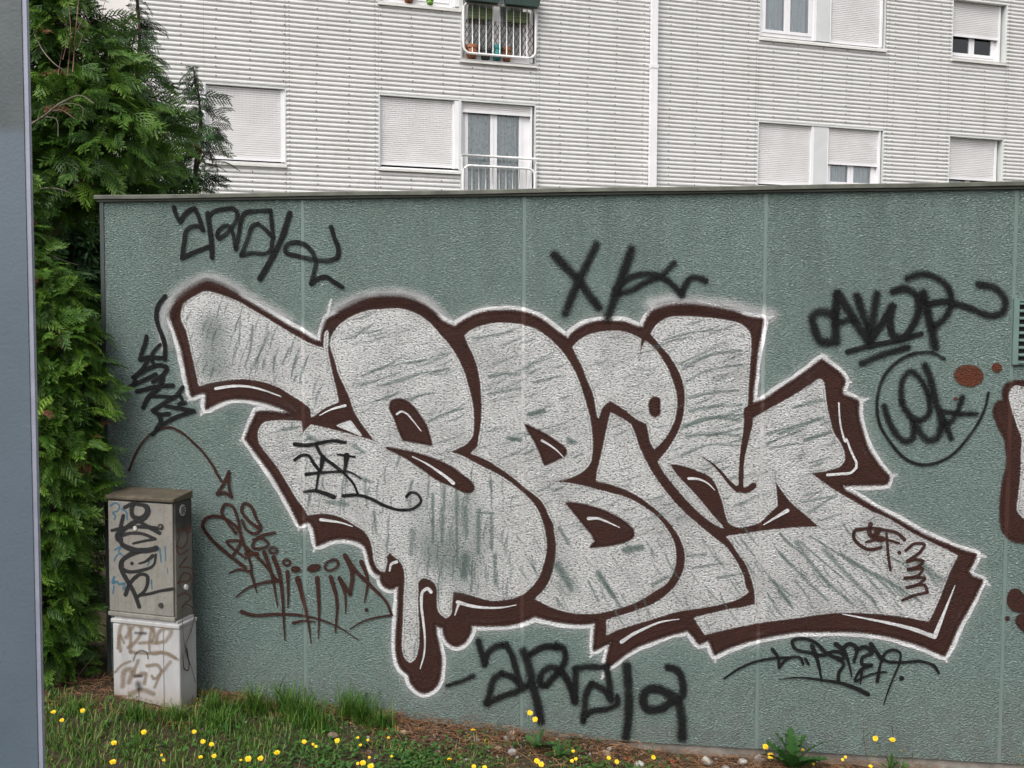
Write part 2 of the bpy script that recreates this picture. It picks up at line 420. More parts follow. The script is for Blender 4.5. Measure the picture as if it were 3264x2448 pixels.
SIL = ("Z1 215,350 330,250 420,180 500,150 580,170 700,230 850,310 1000,400 1200,520 1350,600 1450,660 1510,672! 1520,580 1560,470! 1680,410 1800,350 1950,290 2100,280 "
 "Z2 300,290 430,330 540,400 640,490 745,540! 850,470 1000,410 1150,395 1300,400 1450,440 1560,510 1660,590 1745,640! 1800,580 1900,520 2050,487 "
 "Z3 200,490 320,500 420,540 475,545! 500,480 570,400 680,365 850,350 1050,370 1250,410 1450,460 1525,465! 1500,600 1470,750 1450,950 1430,1130 1428,1215! 1500,1195 1700,1070 1880,950 2045,825! "
 "Z4 500,880 600,960 625,1010 600,1080! 610,1130 680,1160 745,1190! 745,1290 760,1380 790,1480 Z8 810,30 860,130 930,230 1020,335! 1000,390! 800,395 610,400! 620,440 700,490 860,590 1100,720 1300,830 1500,920 1680,990 1785,1020! "
 "1750,1100 1710,1160! 1750,1215! 1840,1245! 1780,1370 1700,1520 Y3 1900,960 1840,1100 1785,1210! 1650,1150 1450,1080 1250,1030 1000,1000 700,995 500,1000 300,1030 150,1060 0,1100 "
 "Y2 1980,1150 1875,1205! 1850,1130 1820,1070! 1740,1110! 1690,1040 1640,985! 1500,1020 1350,1070 1200,1130 1080,1200 990,1270 920,1320! 940,1200 970,1090! 880,1130 810,1165! 820,1050 835,915! 700,930 560,920 400,890 290,860! 200,900 100,930 "
 "Y1 1850,945 1655,940! 1655,990 1630,1050 1590,1100 1530,1125 1470,1095 1435,1040 1425,970! 1345,935! 1345,1000 1370,1120 1390,1230 1390,1330 1375,1420 1340,1490 1290,1525 1240,1535 1190,1510 1140,1450 1120,1380! "
 "1060,1330 1020,1240 1010,1130 1015,950 1025,800 1030,600! 1000,600! 970,620 910,605 880,570 870,510! 820,480 780,400 760,320 740,260 680,210 600,185 500,180 400,200 305,240! 295,150 270,70 240,30 200,35 155,58! "
 "Z5 650,900 560,740 450,560 330,400 235,270! 260,200 310,90 330,40! 450,40 580,55 650,55! Z1 1150,1240 1000,1190 850,1160 700,1160 580,1200 490,1250! 500,1100! 430,1110 365,1140! 345,1050 310,880 270,700 220,550 185,430")
TOPBLUR = ["Z1 195,420 250,310 380,200 500,150 600,180 740,250", "Z1 1680,410 1850,325 2100,285 Z2 300,300 430,345 560,430", "Z3 560,420 680,370 850,355 1050,375 1300,420"]
FILLS = [
 "Z1 275,450 290,330! 400,260 480,225 600,250 720,290 900,390 1100,510 1300,630 1440,700 1530,725! 1535,640 1545,580 1562,565! 1560,640 1555,740 1575,850 1600,960 1625,1060 1650,1190! 1560,1225 1420,1320! 1415,1250 1360,1200 1250,1130 1140,1060 1000,1010 850,985 700,990 560,1010 430,1045! 400,900 360,730 320,560",
 "Z1 1590,690 1610,600 1670,520 1770,450 1900,400 2050,382 Z2 265,378 420,430 520,500 600,590 680,680 760,800 820,930 860,1060 890,1180 905,1300 905,1400 895,1490 850,1550 760,1600 690,1632! "
 "Z6 200,430 330,500 450,560 560,620 660,690 740,760 820,840 870,920 905,1010 930,1110 940,1210 930,1310 905,1400 870,1490 820,1560 760,1620 Y2 150,685 0,720 Y1 1850,725 1740,700 1640,670 1530,645! 1500,650! 1490,740 1470,860 1440,880! 1385,830 1370,740 1370,640 1350,580 1300,540 1240,525 1195,560 1190,640 1188,760 1195,900 1200,1050 1190,1170 1165,1240 1130,1270 1090,1240 1065,1170 1065,1050 1070,900 1075,760 1080,640 1085,540 1075,450 1040,380 990,340 945,300! 920,330 915,400 900,470! 870,465 830,420 810,350 800,270 770,180 720,110 640,60 "
 "Z5 1100,970 1000,935 880,925 780,940! 760,900 680,790 590,640 500,500 420,400 350,290 345,220 370,160 400,130! 520,118 640,120 715,125! 725,250! 770,190 810,155! 1000,200 1150,240 1280,275 1385,305! 1330,230 1270,150 1210,60 Z1 1790,1240 1760,1150 1700,1020 1660,930 1630,820 1600,730",
 "Z2 840,610! 880,575 980,530 1100,505 1230,505 1340,520 1440,550 1540,610 1630,690 1700,770 1770,880 1830,1000 1870,1120 1905,1240 1930,1330 Z6 1337,200 1342,400 1330,470 1290,530 1200,590 1080,630 890,652! 1050,660 1250,690 1420,735 1560,770 1700,820 1820,890 1920,970 2000,1070 2060,1180 2080,1280 2075,1380 2040,1480 1980,1560 Y2 1360,630 1270,690 1150,750 1000,800 850,835 700,840 560,820 430,780 350,740 300,715! 360,660 420,570 460,460 480,330 485,250 470,130 450,30 "
 "Z6 990,980 950,890 900,810 830,750 750,690 660,610 560,540 450,470 350,420 285,400! 340,350 355,270 375,150 382,20 Z2 990,1240 985,1120 975,1000 950,880 920,790 880,710",
 "Z2 1790,710! 1850,650 1950,600 2080,575 Z3 265,575 380,605 445,640! 440,700 435,820! 465,720 490,660! 560,720 620,800 680,900 720,1000 755,1120 760,1240 740,1350 700,1440 640,1530 570,1600! 540,1540 520,1440 505,1380! 420,1340 330,1270 250,1215 180,1175! 120,1220 90,1270 75,1330! 60,1240 30,1100 Z2 1920,1000 1880,890 1840,810",
 "Z6 1515,50! 1480,200 1450,350 1420,480 1400,560 1390,640! 1520,670 1700,740 1840,830 1960,930 2060,1040 2130,1150 2170,1270 2170,1380 2140,1480 2090,1570 Y2 1450,690 1330,770 1200,820 1080,860 930,905! 925,1030! 1000,990 1150,940 1350,880 1550,820 1750,790 1950,750 2100,700 2165,655! Z7 1045,1600 1010,1470 950,1350 860,1230 760,1150 640,1050 470,900 340,750 230,600 160,480 100,350 55,220 25,148! Z6 1600,95",
 "Z3 545,590! 600,510 700,455 820,445 1000,455 1180,475 1320,510 1400,580 1415,680 1405,850 1395,1000 1385,1200 1380,1260! 1440,1345! 1560,1275 1800,1140 1950,1045 2035,1000 2060,1030! 2080,1200 2110,1350 2150,1480 Z7 1850,280 1905,400 1910,450 1880,500 1780,540 1600,572! 1720,660 1850,750 1990,830 2130,910 Z8 1000,700 1200,820 1400,920 1620,1030! 1560,1150 1500,1300 1440,1450 1370,1600! "
 "Y3 1500,880 1300,850 1100,835 900,830 700,845 500,875 300,900 100,930 Y2 1950,985 1790,1025! 1700,885! 1850,850 2000,815 Y3 0,800 125,770! 120,650 90,530 50,420 Y2 2060,270 Z7 930,1195! 880,1135! 1000,1120 1200,1090 1450,1065 1710,1055! 1580,940 1450,830 1350,700 1300,620 1285,560! 1300,680 1310,780 1315,860! 1240,930 1150,1010 1080,1030 970,1045 900,1010 870,940 850,850 820,760 790,680 760,630 700,580 600,540 480,500 355,482! 420,580 520,690 620,800 720,920 840,1055! 740,1000 640,920 520,800 400,660 330,570 275,475! 330,410 Z3 730,1560 790,1450 830,1320 845,1200 840,1080 810,960 760,860 700,770 620,680"]
mural = Paint(2).fill(SIL, 1, 12, .9)
mural = mural.build('mural', M['brown'], ob, 'large silver and dark brown bubble letter piece with white rim')
sc_ = catmull(parse(SIL), True, 6)
halo = Paint(1); hw_ = 37 + np.array([9 * noise.noise(Vector((q[0] * .011, q[1] * .011, 2))) for q in sc_]); fz = np.array([1 - .68 * max(0, min(1, (1035 - y) / 90)) * max(0, min(1, (1440 - x) / 120)) for x, y in sc_])     # the rim was only dusted along the upper left
halo.ribbon(sc_, hw_, .27, fz, True)
for t in ("Z1 440,1310 480,1240", "Z1 330,1180 370,1130", "Z2 745,540 700,490", "Z4 430,770 460,800", "Z4 840,1165 760,1185", "Z4 690,1020 620,990", "Z8 1090,310 1020,340", "Z8 1030,430 1000,390", "Z8 1880,1040 1800,1020",
          "Z8 1910,1290 1850,1245", "Y3 1805,1270 1785,1210", "Y2 1880,1280 1875,1205", "Y2 780,1230 810,1165", "Y2 880,1420 920,1320", "Y1 275,290 305,240", "Y1 140,110 150,60", "Z5 180,290 235,270", "Z3 1620,440 1525,465", "Z3 540,350 570,400", "Z1 1590,290 1540,520"):
    halo.stroke(t, 7, 22, .75, .9)
tb = Paint(4)
for t in TOPBLUR: tb.stroke(t, 34, 30, 1., .8)
tb = [tb]
halo.build('white_rim', M['white'], mural)
mist = Paint(0); mist.ribbon(sc_, np.full(len(sc_), 58), 1., .24, True)
up = catmull(parse("Z1 120,700 110,430 180,300 380,140 520,100 640,140 900,290 1200,470"), False, 6); mist.ribbon(up, np.full(len(up), 42), 1., .45)
up = catmull(parse("Z1 1620,380 1800,290 2050,240 Z2 300,240 520,330 660,470"), False, 6); mist.ribbon(up, np.full(len(up), 40), 1., .5)
up = catmull(parse("Z3 540,330 700,300 900,310 1300,360 1600,430"), False, 6); mist.ribbon(up, np.full(len(up), 44), 1., .55)
mist.build('white_overspray', M['white'], mural)
for f in FILLS:
    Paint(3).fill(f, 1, 7, .9).build('silver_fill', M['silver'], mural)
Paint(3).fill("Z1 1645,1400! 1760,1360! 1860,1490!", 1, 5).build('white_wedge', M['white'], mural)
# bare green streaks where the silver ran thin
ST = Paint(4)
STREAKS = [("Z3 830,890 1050,780 1330,740", 12), ("Z3 850,1010 1000,930 1340,860", 9), ("Z3 870,1150 1080,1110 1310,1090", 12), ("Z3 880,1270 1100,1230 1340,1215", 12), ("Z3 850,1400 1000,1340 1330,1350", 14), ("Z3 850,1500 1100,1470 1320,1490", 12),
 ("Z3 780,860 1000,760 1100,720", 7), ("Z3 640,650 900,580 1150,560", 7), ("Z3 1800,1240 2060,1170", 8), ("Z3 1680,1470 2060,1330", 12), ("Z3 1900,1530 2120,1450", 14), ("Z3 1560,1560 1850,1440", 8), ("Z7 480,170 800,80 1020,60", 12), ("Z7 700,250 1000,180", 10), ("Z7 480,420 700,330 980,330", 9),
 ("Z7 1230,230 1700,90", 10), ("Z7 1560,280 1790,220", 10), ("Z7 1250,360 1500,310", 7), ("Z7 1600,920 1850,760", 8), ("Z7 1550,830 1800,780", 9),
 ("Z8 200,900 420,1200 700,1450", 15), ("Z8 60,1000 300,1250 480,1420", 11), ("Z8 450,980 700,1240 900,1440", 17), ("Z8 600,1010 900,1210 1080,1380", 12), ("Z8 680,1080 1000,1250 1280,1420", 13), ("Z8 900,1180 1150,1330", 9), ("Z8 1300,1100 1490,1240", 26), ("Z8 1000,1020 1150,1100", 8),
 ("Z8 0,1250 160,1460", 12), ("Z8 200,1250 330,1420", 8), ("Z8 60,830 250,1010", 8), ("Y3 330,640 450,800", 10), ("Y3 500,200 900,540", 8), ("Y3 600,160 1050,440", 7), ("Z7 1250,1500 1450,1659", 9),
 ("Z6 1050,1380 1160,1560", 20), ("Z6 1060,1060 1140,1200", 14), ("Z6 1400,1470 1540,1659", 18), ("Z6 1640,1260 1780,1220", 22), ("Z6 1880,1560 2010,1490", 14), ("Y2 850,480 1040,780", 16), ("Y2 480,440 610,640", 15), ("Y2 1080,280 1240,270", 22), ("Y2 760,560 850,740", 8), ("Y2 1640,340 1800,320", 10), ("Y2 1900,530 2130,490", 10), ("Y2 1700,440 1950,400", 7),
 ("Z6 230,880 240,1150", 14), ("Z6 220,1280 220,1500", 18), ("Z6 350,900 340,1280", 17), ("Z6 460,940 460,1240", 15), ("Z6 490,1300 490,1540", 15), ("Z6 360,920 480,930", 9), ("Z5 1700,1080 1690,1290", 20), ("Z5 1880,760 1880,1180", 12), ("Z5 1980,700 1960,1200", 12), ("Z5 2090,700 2090,1380", 12), ("Z5 2170,1300 2140,1480", 16), ("Z5 1360,920 1380,1100", 12), ("Z5 1600,380 1560,520", 10), ("Z5 1700,640 1650,800", 12),
 ("Z5 560,190 690,170", 14), ("Z5 790,260 900,310", 18), ("Z5 1180,330 1280,400", 14), ("Z5 1240,620 1330,650", 16), ("Z5 950,830 1130,850", 18), ("Z1 900,520 870,760 830,880", 10), ("Z1 1040,580 960,760 920,870", 10), ("Z1 1090,800 1080,930", 9), ("Z1 1000,820 990,900", 9), ("Z1 1220,720 1160,860", 8), ("Z1 790,480 780,680", 8), ("Z1 1280,960 1260,1020", 7),
 ("Z1 1870,960 2150,840", 8), ("Z1 1850,1050 2200,930", 7), ("Z2 0,920 300,850 520,820", 7), ("Z2 130,1040 400,950 700,900", 9), ("Z2 260,1180 420,1140 560,1110", 9), ("Z2 520,1360 700,1280 820,1250", 9), ("Z2 900,630 1100,600 1250,570", 9), ("Z2 1050,970 1200,940 1310,950", 12), ("Z2 1050,1120 1250,1080 1330,1070", 10), ("Z2 1400,1300 1530,1270", 17), ("Z2 1220,1510 1330,1530", 16), ("Z2 1400,860 1600,800", 8), ("Z2 1440,1020 1680,960", 7), ("Z2 1750,1540 1800,1560", 12), ("Z6 800,60 920,20", 14), ("Z6 620,270 720,280", 16), ("Z6 1130,270 1200,300", 14), ("Z6 1190,440 1260,400", 10)]
for t, w_ in STREAKS: ST.stroke(t, w_ * .9, w_ * .7, 1.0, .56)
# hatching: the sprayer filled each letter in parallel sweeps, with gaps between them
FP = [catmull(parse(f), True, 12) for f in FILLS]
def in_poly(p, P):
    x, y = p; x0, y0 = P[:, 0], P[:, 1]; x1, y1 = np.roll(x0, -1), np.roll(y0, -1)
    cr = ((y0 > y) != (y1 > y)) & (x < (x1 - x0) * (y - y0) / (y1 - y0 + 1e-12) + x0); return cr.sum() % 2 == 1
r2 = np.random.default_rng(4); made = 0
while made < 420:
    x, y = r2.uniform(520, 3000), r2.uniform(920, 2100)
    if not any(in_poly((x, y), P) for P in FP): continue
    if x < 1050 and y < 1350: ang = R(108)
    elif x < 1640 and y > 1480: ang = R(92) + r2.normal(0, .05)
    elif x > 2330 and y > 1680: ang = R(42 + (x - 2400) * -.012) + .2
    elif y > 1700: ang = R(60) + r2.normal(0, .12)
    else: ang = R(-19) + r2.normal(0, .07)
    L = r2.uniform(28, 105); d = np.array([math.cos(ang), math.sin(ang)]); q = np.array([np.array([x, y]) + d * L * (t - .5) + np.array([-d[1], d[0]]) * 4 * math.sin(t * 3) for t in np.linspace(0, 1, 9)])
    while len(q) > 3 and not any(in_poly(q[-1], P) for P in FP): q = q[:-1]
    while len(q) > 3 and not any(in_poly(q[0], P) for P in FP): q = q[1:]
    if len(q) < 4: continue
    ST.ribbon(q, np.interp(np.linspace(0, 1, len(q)), [0, .5, 1], [3, r2.uniform(5, 11), 3]), 1., r2.uniform(.22, .5)); made += 1
for t, w_, dn in (("Z5 1760,900 1830,1150 1900,1330", 80, .2), ("Z5 2040,900 2060,1350", 80, .22), ("Z6 240,800 330,1300", 80, .2), ("Y2 520,420 620,620", 50, .25)):
    c = catmull(parse(t), False, 6); ST.ribbon(c, np.full(len(c), w_), 1., dn)
c = catmull(parse("Z1 560,540 Z1 560,880"), False, 6); ST.ribbon(c, np.full(len(c), 90), 1., .42)
c = catmull(parse("Z5 1900,1250 Z5 2150,1450"), False, 6); ST.ribbon(c, np.full(len(c), 120), 1., .3)
tag(ST.build('thin_streaks', M['bare'], mural), kind='stuff')
# brown counters, spikes and hooks over the silver
CNT = ["Z2 180,1195 240,1168 300,1180 380,1240 440,1320 490,1400 520,1490 540,1570! 440,1550 290,1525! 250,1430 215,1330 175,1240",
 "Z5 1465,350! 1600,372 1760,410 1900,458 2040,525 2130,590 2215,660 2238,700 2225,735 2170,738 2060,690 1940,640 1800,545 1660,450 1560,395",
 "Z6 755,145! 850,190 960,250 1060,320 1115,370 1110,405 1060,440 930,500! 900,420 860,330 800,220",
 "Z6 1120,835! 1250,850 1400,890 1540,950 1650,1020 1710,1090 1710,1130 1660,1165 1540,1200 1330,1225! 1380,1180! 1350,1120 1270,1020 1190,920",
 "Z3 530,1190 560,1155 605,1160 612,1230 605,1300 580,1318 545,1300 530,1250"]
for f in CNT: Paint(5).fill(f, 1, 8, .8).build('letter_counter', M['brown'], mural)
tag(tb[0].build('soft_outline', M['brown'], mural), kind='stuff')
hk = Paint(5).stroke("Z3 1400,1270 1395,1400 1375,1500 1350,1659", 32, 15, .3).stroke("Z7 1020,330 1003,550 1000,690", 15, 16, .3).stroke("Z7 985,705 1030,728 1075,712 1110,685", 20, 20, .35).stroke("Z7 660,432 740,485 830,575 900,660 970,725", 3, 15, .3)
hk.build('letter_stem', M['brown'], mural)
HL = [("Z2 235,1300 270,1277 320,1295 370,1350 450,1450", 7, 2.5), ("Z5 1700,430 1820,490 1920,555 2010,620 2060,665", 3, 11), ("Z6 905,288 960,320 1030,370 1095,435", 8, 2.5), ("Z6 1315,975 1400,975 1480,1005 1590,1055", 10, 2.5),
 ("Z7 540,622 620,627 700,660 770,725", 9, 2.5), ("Z7 1200,1030 1300,970 1410,905", 3, 13), ("Z4 580,1200 585,1300 600,1420 640,1540 Z8 640,0 690,110 735,205! 735,250! 690,293 600,305 480,315", 5, 9), ("Y3 890,850 1100,890 1300,930 1500,980 1700,1050", 3, 15), ("Y3 1705,1040 1760,900 1820,750 1880,600", 15, 3),
 ("Y2 1055,1095 1150,1030 1250,980 1400,920 1560,895", 12, 3), ("Z1 575,1075 700,1055 850,1055 1000,1090 1150,1145", 10, 4), ("Z1 1490,1310 1600,1255 1715,1225", 3, 9), ("Z5 890,985 1000,1000 1080,1015 1170,1045", 10, 3), ("Y1 945,470 960,410 1005,390", 5, 11),
 ("Y1 1310,655 1280,625 1240,650 1225,750 1240,900 1255,1050 1250,1200 1215,1330", 11, 4), ("Y1 1520,860 1555,755", 3, 10), ("Y1 1545,745 1650,775 1800,795 1950,790 2060,770", 12, 3)]
for t, a, b in HL: Paint(6).stroke(t, a, b, .3).build('white_highlight', M['white'], mural)

# ------------------------------------------------------------------ the tags
p = Paint(7)
for t, a in (("Y4 150,110 165,170 205,240! 225,200 290,135 330,120! 370,200 405,312! 370,280 310,280 265,310 240,420 220,560! 300,520 400,480 470,450", 14), ("Y4 445,165 465,300 480,430 485,555", 17), ("Y4 450,190 500,150 600,125 680,125 710,180 690,240 640,310 590,360 540,385 530,350 570,290 620,270 660,320 680,400 695,480", 13),
             ("Y4 695,480 720,350 750,200 770,165 860,145 1000,140! 1010,240 1025,385! 960,310 890,255! 850,270 800,390 740,535! 830,515 960,515 1000,490 1015,410", 13), ("Y4 1170,165 1100,380 1000,580 908,740", 18), ("Y4 1535,285 1560,370 1600,490 1590,550 1520,580 1400,575 1240,540 1130,500 1140,450 1220,420 1300,440 1370,510 1400,600 1380,700 1360,785! 1430,735 1490,725 1560,770 1635,815", 15)):
    p.stroke(t, a, None, .35)
p.build('graffiti_tag', M['black'], ob, 'black angular tag at the top left just under the coping')
p = Paint(7)
for t, a, so in (("XK 140,235 220,320 300,400 370,500 440,590", 25, .6), ("XK 425,165 370,280 310,400 260,510 215,630", 24, .6), ("XK 660,200 620,320 580,430 545,530 500,660", 26, .6), ("XK 550,470 640,395 760,365 850,380 930,430 1000,505! 1030,430 1070,390 1110,390 1160,410", 19, .55), ("XK 560,500 660,475 760,420 850,385 950,290", 17, .7)):
    p.stroke(t, a, None, so)
p.build('graffiti_tag', M['black'], ob, 'soft black tag shaped like an X and a K above the silver letters')
p = Paint(7)
for t, a, so in (("Y8 280,145 270,250 272,395", 27, .5), ("Y8 262,255 180,240 152,262 162,330 190,390 240,402", 25, .55), ("Y8 285,145 340,230 400,330 440,385", 24, .55), ("Y8 275,300 370,272", 18, .6), ("Y8 385,155 420,260 455,370 457,410", 24, .6), ("Y8 490,145 472,260 455,400", 25, .6), ("Y8 455,390 510,310 572,210! 560,300 580,365 615,378 680,310 712,220 700,155 640,115 575,130", 23, .5),
                 ("Y8 735,140 755,230 780,330 798,425", 27, .55), ("Y8 650,60 720,38 800,55 860,100 885,170 860,255 800,315", 20, .8), ("Y8 775,195 850,183 900,193 1000,225 1100,258 1155,240 1170,180 1120,115 1030,92", 21, .5), ("Y8 335,450 450,420 600,390 725,355", 17, .4), ("Y8 410,512 500,472 655,425", 19, .55)):
    p.stroke(t, a, None, so)
p.build('graffiti_tag', M['black'], ob, 'thick underlined black tag at the upper right')
p = Paint(7)
p.stroke("Z4 1510,810 1400,760 1250,765 1100,835 990,950 930,1100 915,1250 945,1400 Z8 1030,20 1100,110 1200,190 1320,225 1450,205 1560,150 1650,70 Z4 1700,1530 1800,1390 1870,1240 1900,1110", 12, 9, .45)
for t, a, so in (("Z4 980,1230 1010,1330 1070,1450 1150,1530 1210,1530 1240,1440 1220,1330 1160,1250 1135,1190", 19, .6), ("Z4 1135,1190 1130,1080 1150,980 1210,920 1290,980 1350,1080 1380,1200 1370,1300 1300,1350 1240,1340", 17, .7), ("Z4 1340,870 1390,1000 1430,1180 1470,1300 1480,1420 1440,1510 1380,1530 1310,1480 1270,1400", 21, .75), ("Z4 1670,1150 1630,1260 1560,1370 1500,1400", 17, .6), ("Z4 1480,1270 1600,1290 1790,1295", 15, .7), ("Z4 1500,1330 1570,1510", 17, .6)):
    p.stroke(t, a, None, so)
p.build('graffiti_tag', M['black'], ob, 'black scribble inside a drawn circle at the right')
p = Paint(7)
for t, a in (("Y5 465,140 400,220 375,310 390,430 430,530 460,640 460,770! 380,760 300,757 210,780! 230,700 260,620 275,545", 14), ("Y5 415,625 340,710 320,760 350,830", 11), ("Y5 285,790 250,850 150,960", 13), ("Y5 140,960 220,910 300,868 430,838 480,860 440,935 340,1005", 14), ("Y6 60,130 150,60 160,20", 12), ("Y6 140,85 260,30 370,-25", 13), ("Y6 180,150 300,120 420,95 540,90", 14), ("Y6 440,20 400,110 300,200 240,315", 15), ("Y6 320,200 450,200 560,212", 11),
             ("Y6 640,110 590,180 480,250 340,345! 400,380 505,375", 14), ("Y6 610,190 640,250 590,285 670,265", 11), ("Y6 460,295 600,320 755,350! 600,400 480,460 380,540 335,585", 13), ("Y6 395,380 420,450 375,530", 15)):
    p.stroke(t, a, None, .25)
p.build('graffiti_tag', M['black'], ob, 'narrow vertical black tag at the left end beside the conifer')
p = Paint(7)
for t, a, b in (("Z5 660,320 760,330 880,310 1000,290 1110,305", 13, 10), ("Z5 850,330 900,420 1000,500 1090,570", 11, 11), ("Z5 660,460 720,420 780,420 830,490 880,555", 10, 11), ("Z5 910,435 890,555", 18, 8), ("Z5 1040,410 1190,432", 7, 7), ("Z5 1120,420 1100,560", 18, 9), ("Z5 760,585 900,570 1040,562 1160,570 1240,620", 11, 5), ("Z5 870,590 850,720", 8, 7), ("Z5 745,740 840,730 930,755 1005,785", 9, 16), ("Z5 1100,580 1180,670 1220,765", 8, 8), ("Z5 1090,775 1230,770 1330,800 1450,860 1600,900 1720,880 1775,820 1750,765 1690,745 1645,780", 11, 9)):
    p.stroke(t, a, b, .25)
p.build('graffiti_tag', M['black'], ob, 'thin black tag written over the silver letters at the left')
p = Paint(7)
for t, a, b in (("Y6 100,950 160,790 240,660 320,580 420,530 520,515 620,560 740,660 850,770 930,880 975,945", 7, 8), ("C4 1895,0 1950,90", 8, 8), ("C4 2018,10 1970,115 1912,208! 1980,195 2040,235! 2015,120 2018,10", 11, 10),
                ("Y7 330,470 220,385 110,275 83,225 105,185 170,173 235,200 290,250 320,330", 12, 10), ("Y7 275,270 230,210 193,145 212,105 250,112 280,170 300,260 305,330", 11, 9), ("Y7 410,245 350,200 308,130 325,98 355,110 390,180 417,245 392,272 340,255 310,195", 11, 9), ("Y7 500,268 430,283 380,318 370,350 420,360 462,335 430,300 375,310", 9, 9), ("Y7 262,395 300,320 225,318 330,415", 10, 8), ("Y7 240,500 290,480 360,490 345,400 318,330", 6, 11),
                ("Y7 360,490 396,615", 11, 4), ("Y7 330,350 430,440 515,545", 11, 9), ("Y7 335,390 400,390", 16, 12), ("Y7 438,380 470,470 490,550 515,690", 14, 4), ("Y7 492,410 520,480 540,600 550,750 558,890", 15, 4), ("Y7 275,640 340,590 420,560 525,545", 4, 12), ("Y7 572,495 577,600 575,700", 13, 4), ("Y7 632,535 670,680 695,800 710,910", 17, 3), ("Y7 745,530 755,700 752,880", 15, 4), ("Y7 823,525 855,640 850,850", 15, 4),
                ("Y7 873,530 905,620 910,735", 13, 4), ("Y7 873,530 935,622! 946,500 905,400", 12, 14), ("Y7 905,400 960,480 1060,580 1150,680 1176,745! 1080,760 1000,785 935,825", 15, 4), ("Y7 1000,437 1035,530 1018,670", 14, 4), ("Y7 308,725 360,742 500,740 620,742 760,770 880,820 985,890", 13, 3), ("Y7 605,790 660,778 735,783", 9, 4)):
    p.stroke(t, a, b, .25)
p.ring("Y7 490,370", 12, 9, 10).ring("Y7 568,440", 11, 9, 8).blob("Y7 620,480", 17, 12).blob("Y7 725,472", 25, 14, -.25).ring("Y7 828,455", 23, 15, 9, -.5).blob("Y7 1030,714", 7)
p.build('graffiti_tag', M['brown'], ob, 'dripping brown marker tag right of the grey cabinet')
p = Paint(7)
for t, a in (("Z8 1160,885 1100,830 980,800 800,790 715,815 712,865 760,930 850,972 950,955", 11), ("Z8 860,745 850,830 920,880", 16), ("Z8 930,800 900,860 960,880", 20), ("Z8 1000,830 1010,950 1020,1060 1035,1150", 9), ("Z8 820,905 960,880 1110,915", 8), ("Z8 1170,980 1250,920 1335,930 1300,990 1180,1080 1260,1060 1325,1075 1280,1120 1180,1150 1260,1140 1320,1140 1280,1200 1150,1225 1250,1220 1340,1225 1290,1270 1170,1310 1250,1290 1340,1290 1360,1350! 1250,1375 1140,1420", 10)):
    p.stroke(t, a, None, .25)
p.blob("Z8 1113,1000", 7).build('graffiti_tag', M['brown'], ob, 'small brown zigzag signature on the silver at the right end')
p = Paint(7)
p.stroke("G6 1290,455 1400,420 1495,380", 12, 15, .6)
for t, a, b, so in (("G6 1535,105 1560,200 1583,285! 1610,200 1680,145 1750,135! 1790,200 1830,330 1870,455! 1800,390 1720,360! 1660,400 1630,490 1600,595! 1720,540 1880,480 1950,430", 19, 19, .5), ("G6 1885,185 1930,300 1960,450 2000,600 2022,735", 25, 27, .5), ("G6 1940,210 2050,150 2150,148 Y2 460,1125 540,1155 560,1230 520,1330 440,1420 380,1480 340,1470 340,1400 420,1320 500,1340 580,1440 640,1610", 20, 22, .5),
                 ("G7 325,585 330,450 330,322! 400,310 570,310! 590,400 605,560! 540,480 460,440! 420,500 400,650 388,735", 19, 20, .5), ("G7 392,700 450,660 600,630 660,590 655,540", 19, 16, .5), ("G7 730,300 745,500 745,700 725,860", 27, 26, .5), ("G7 1050,310 1120,330 1170,440 1160,540 1090,580 980,640 880,630 860,560 890,490 960,480 1060,520 1130,580 1160,700 1165,860", 22, 30, .5)):
    p.stroke(t, a, b, so)
p.build('graffiti_tag', M['black'], ob, 'big black angular tag low on the wall below the silver letters')
p = Paint(7)
for t, a, b in (("G7 1495,400 1600,330 1720,275 1900,240 2000,235", 7, 9), ("Y3 270,1160 320,1230 330,1320! 400,1245 520,1240 542,1290", 12, 9), ("Y3 562,1245 590,1290", 11, 9), ("Y3 620,1130 660,1230 690,1350 705,1440", 16, 7), ("Y3 745,1195 640,1095 520,1065 445,1090 460,1140 600,1190 720,1212 800,1182 880,1192 905,1235 800,1222 745,1195", 12, 11), ("Y3 830,1240 902,1290 860,1360 850,1440", 9, 13),
                ("Y3 830,1115 900,1170 940,1270 970,1400", 16, 5), ("Y3 890,1150 950,1112 1010,1140 990,1270", 14, 11), ("Y3 1010,1165 1090,1140 1150,1190 1060,1240 1060,1290 1150,1300 1050,1340 1000,1440 1090,1400 1180,1370 1275,1360", 15, 6), ("Y3 1045,1470 1060,1340", 4, 12), ("Y3 1140,1115 1200,1200 1235,1260", 16, 11), ("Y3 1235,1270 1260,1200 1340,1165 1395,1190 1390,1280 1350,1380 1290,1530 1250,1650", 11, 4),
                ("Y3 1200,1195 1270,1260 1400,1275 1600,1270 1700,1310 1737,1370", 10, 9), ("Y3 1222,1290 1195,1440", 9, 13), ("Y3 330,1425 480,1410 700,1430 900,1465 1020,1510 1115,1557", 3, 15)):
    p.stroke(t, a, b, .25)
p.blob("Y3 1410,1415", 9).build('graffiti_tag', M['black'], ob, 'thin black cursive tag with long tails at the lower right')
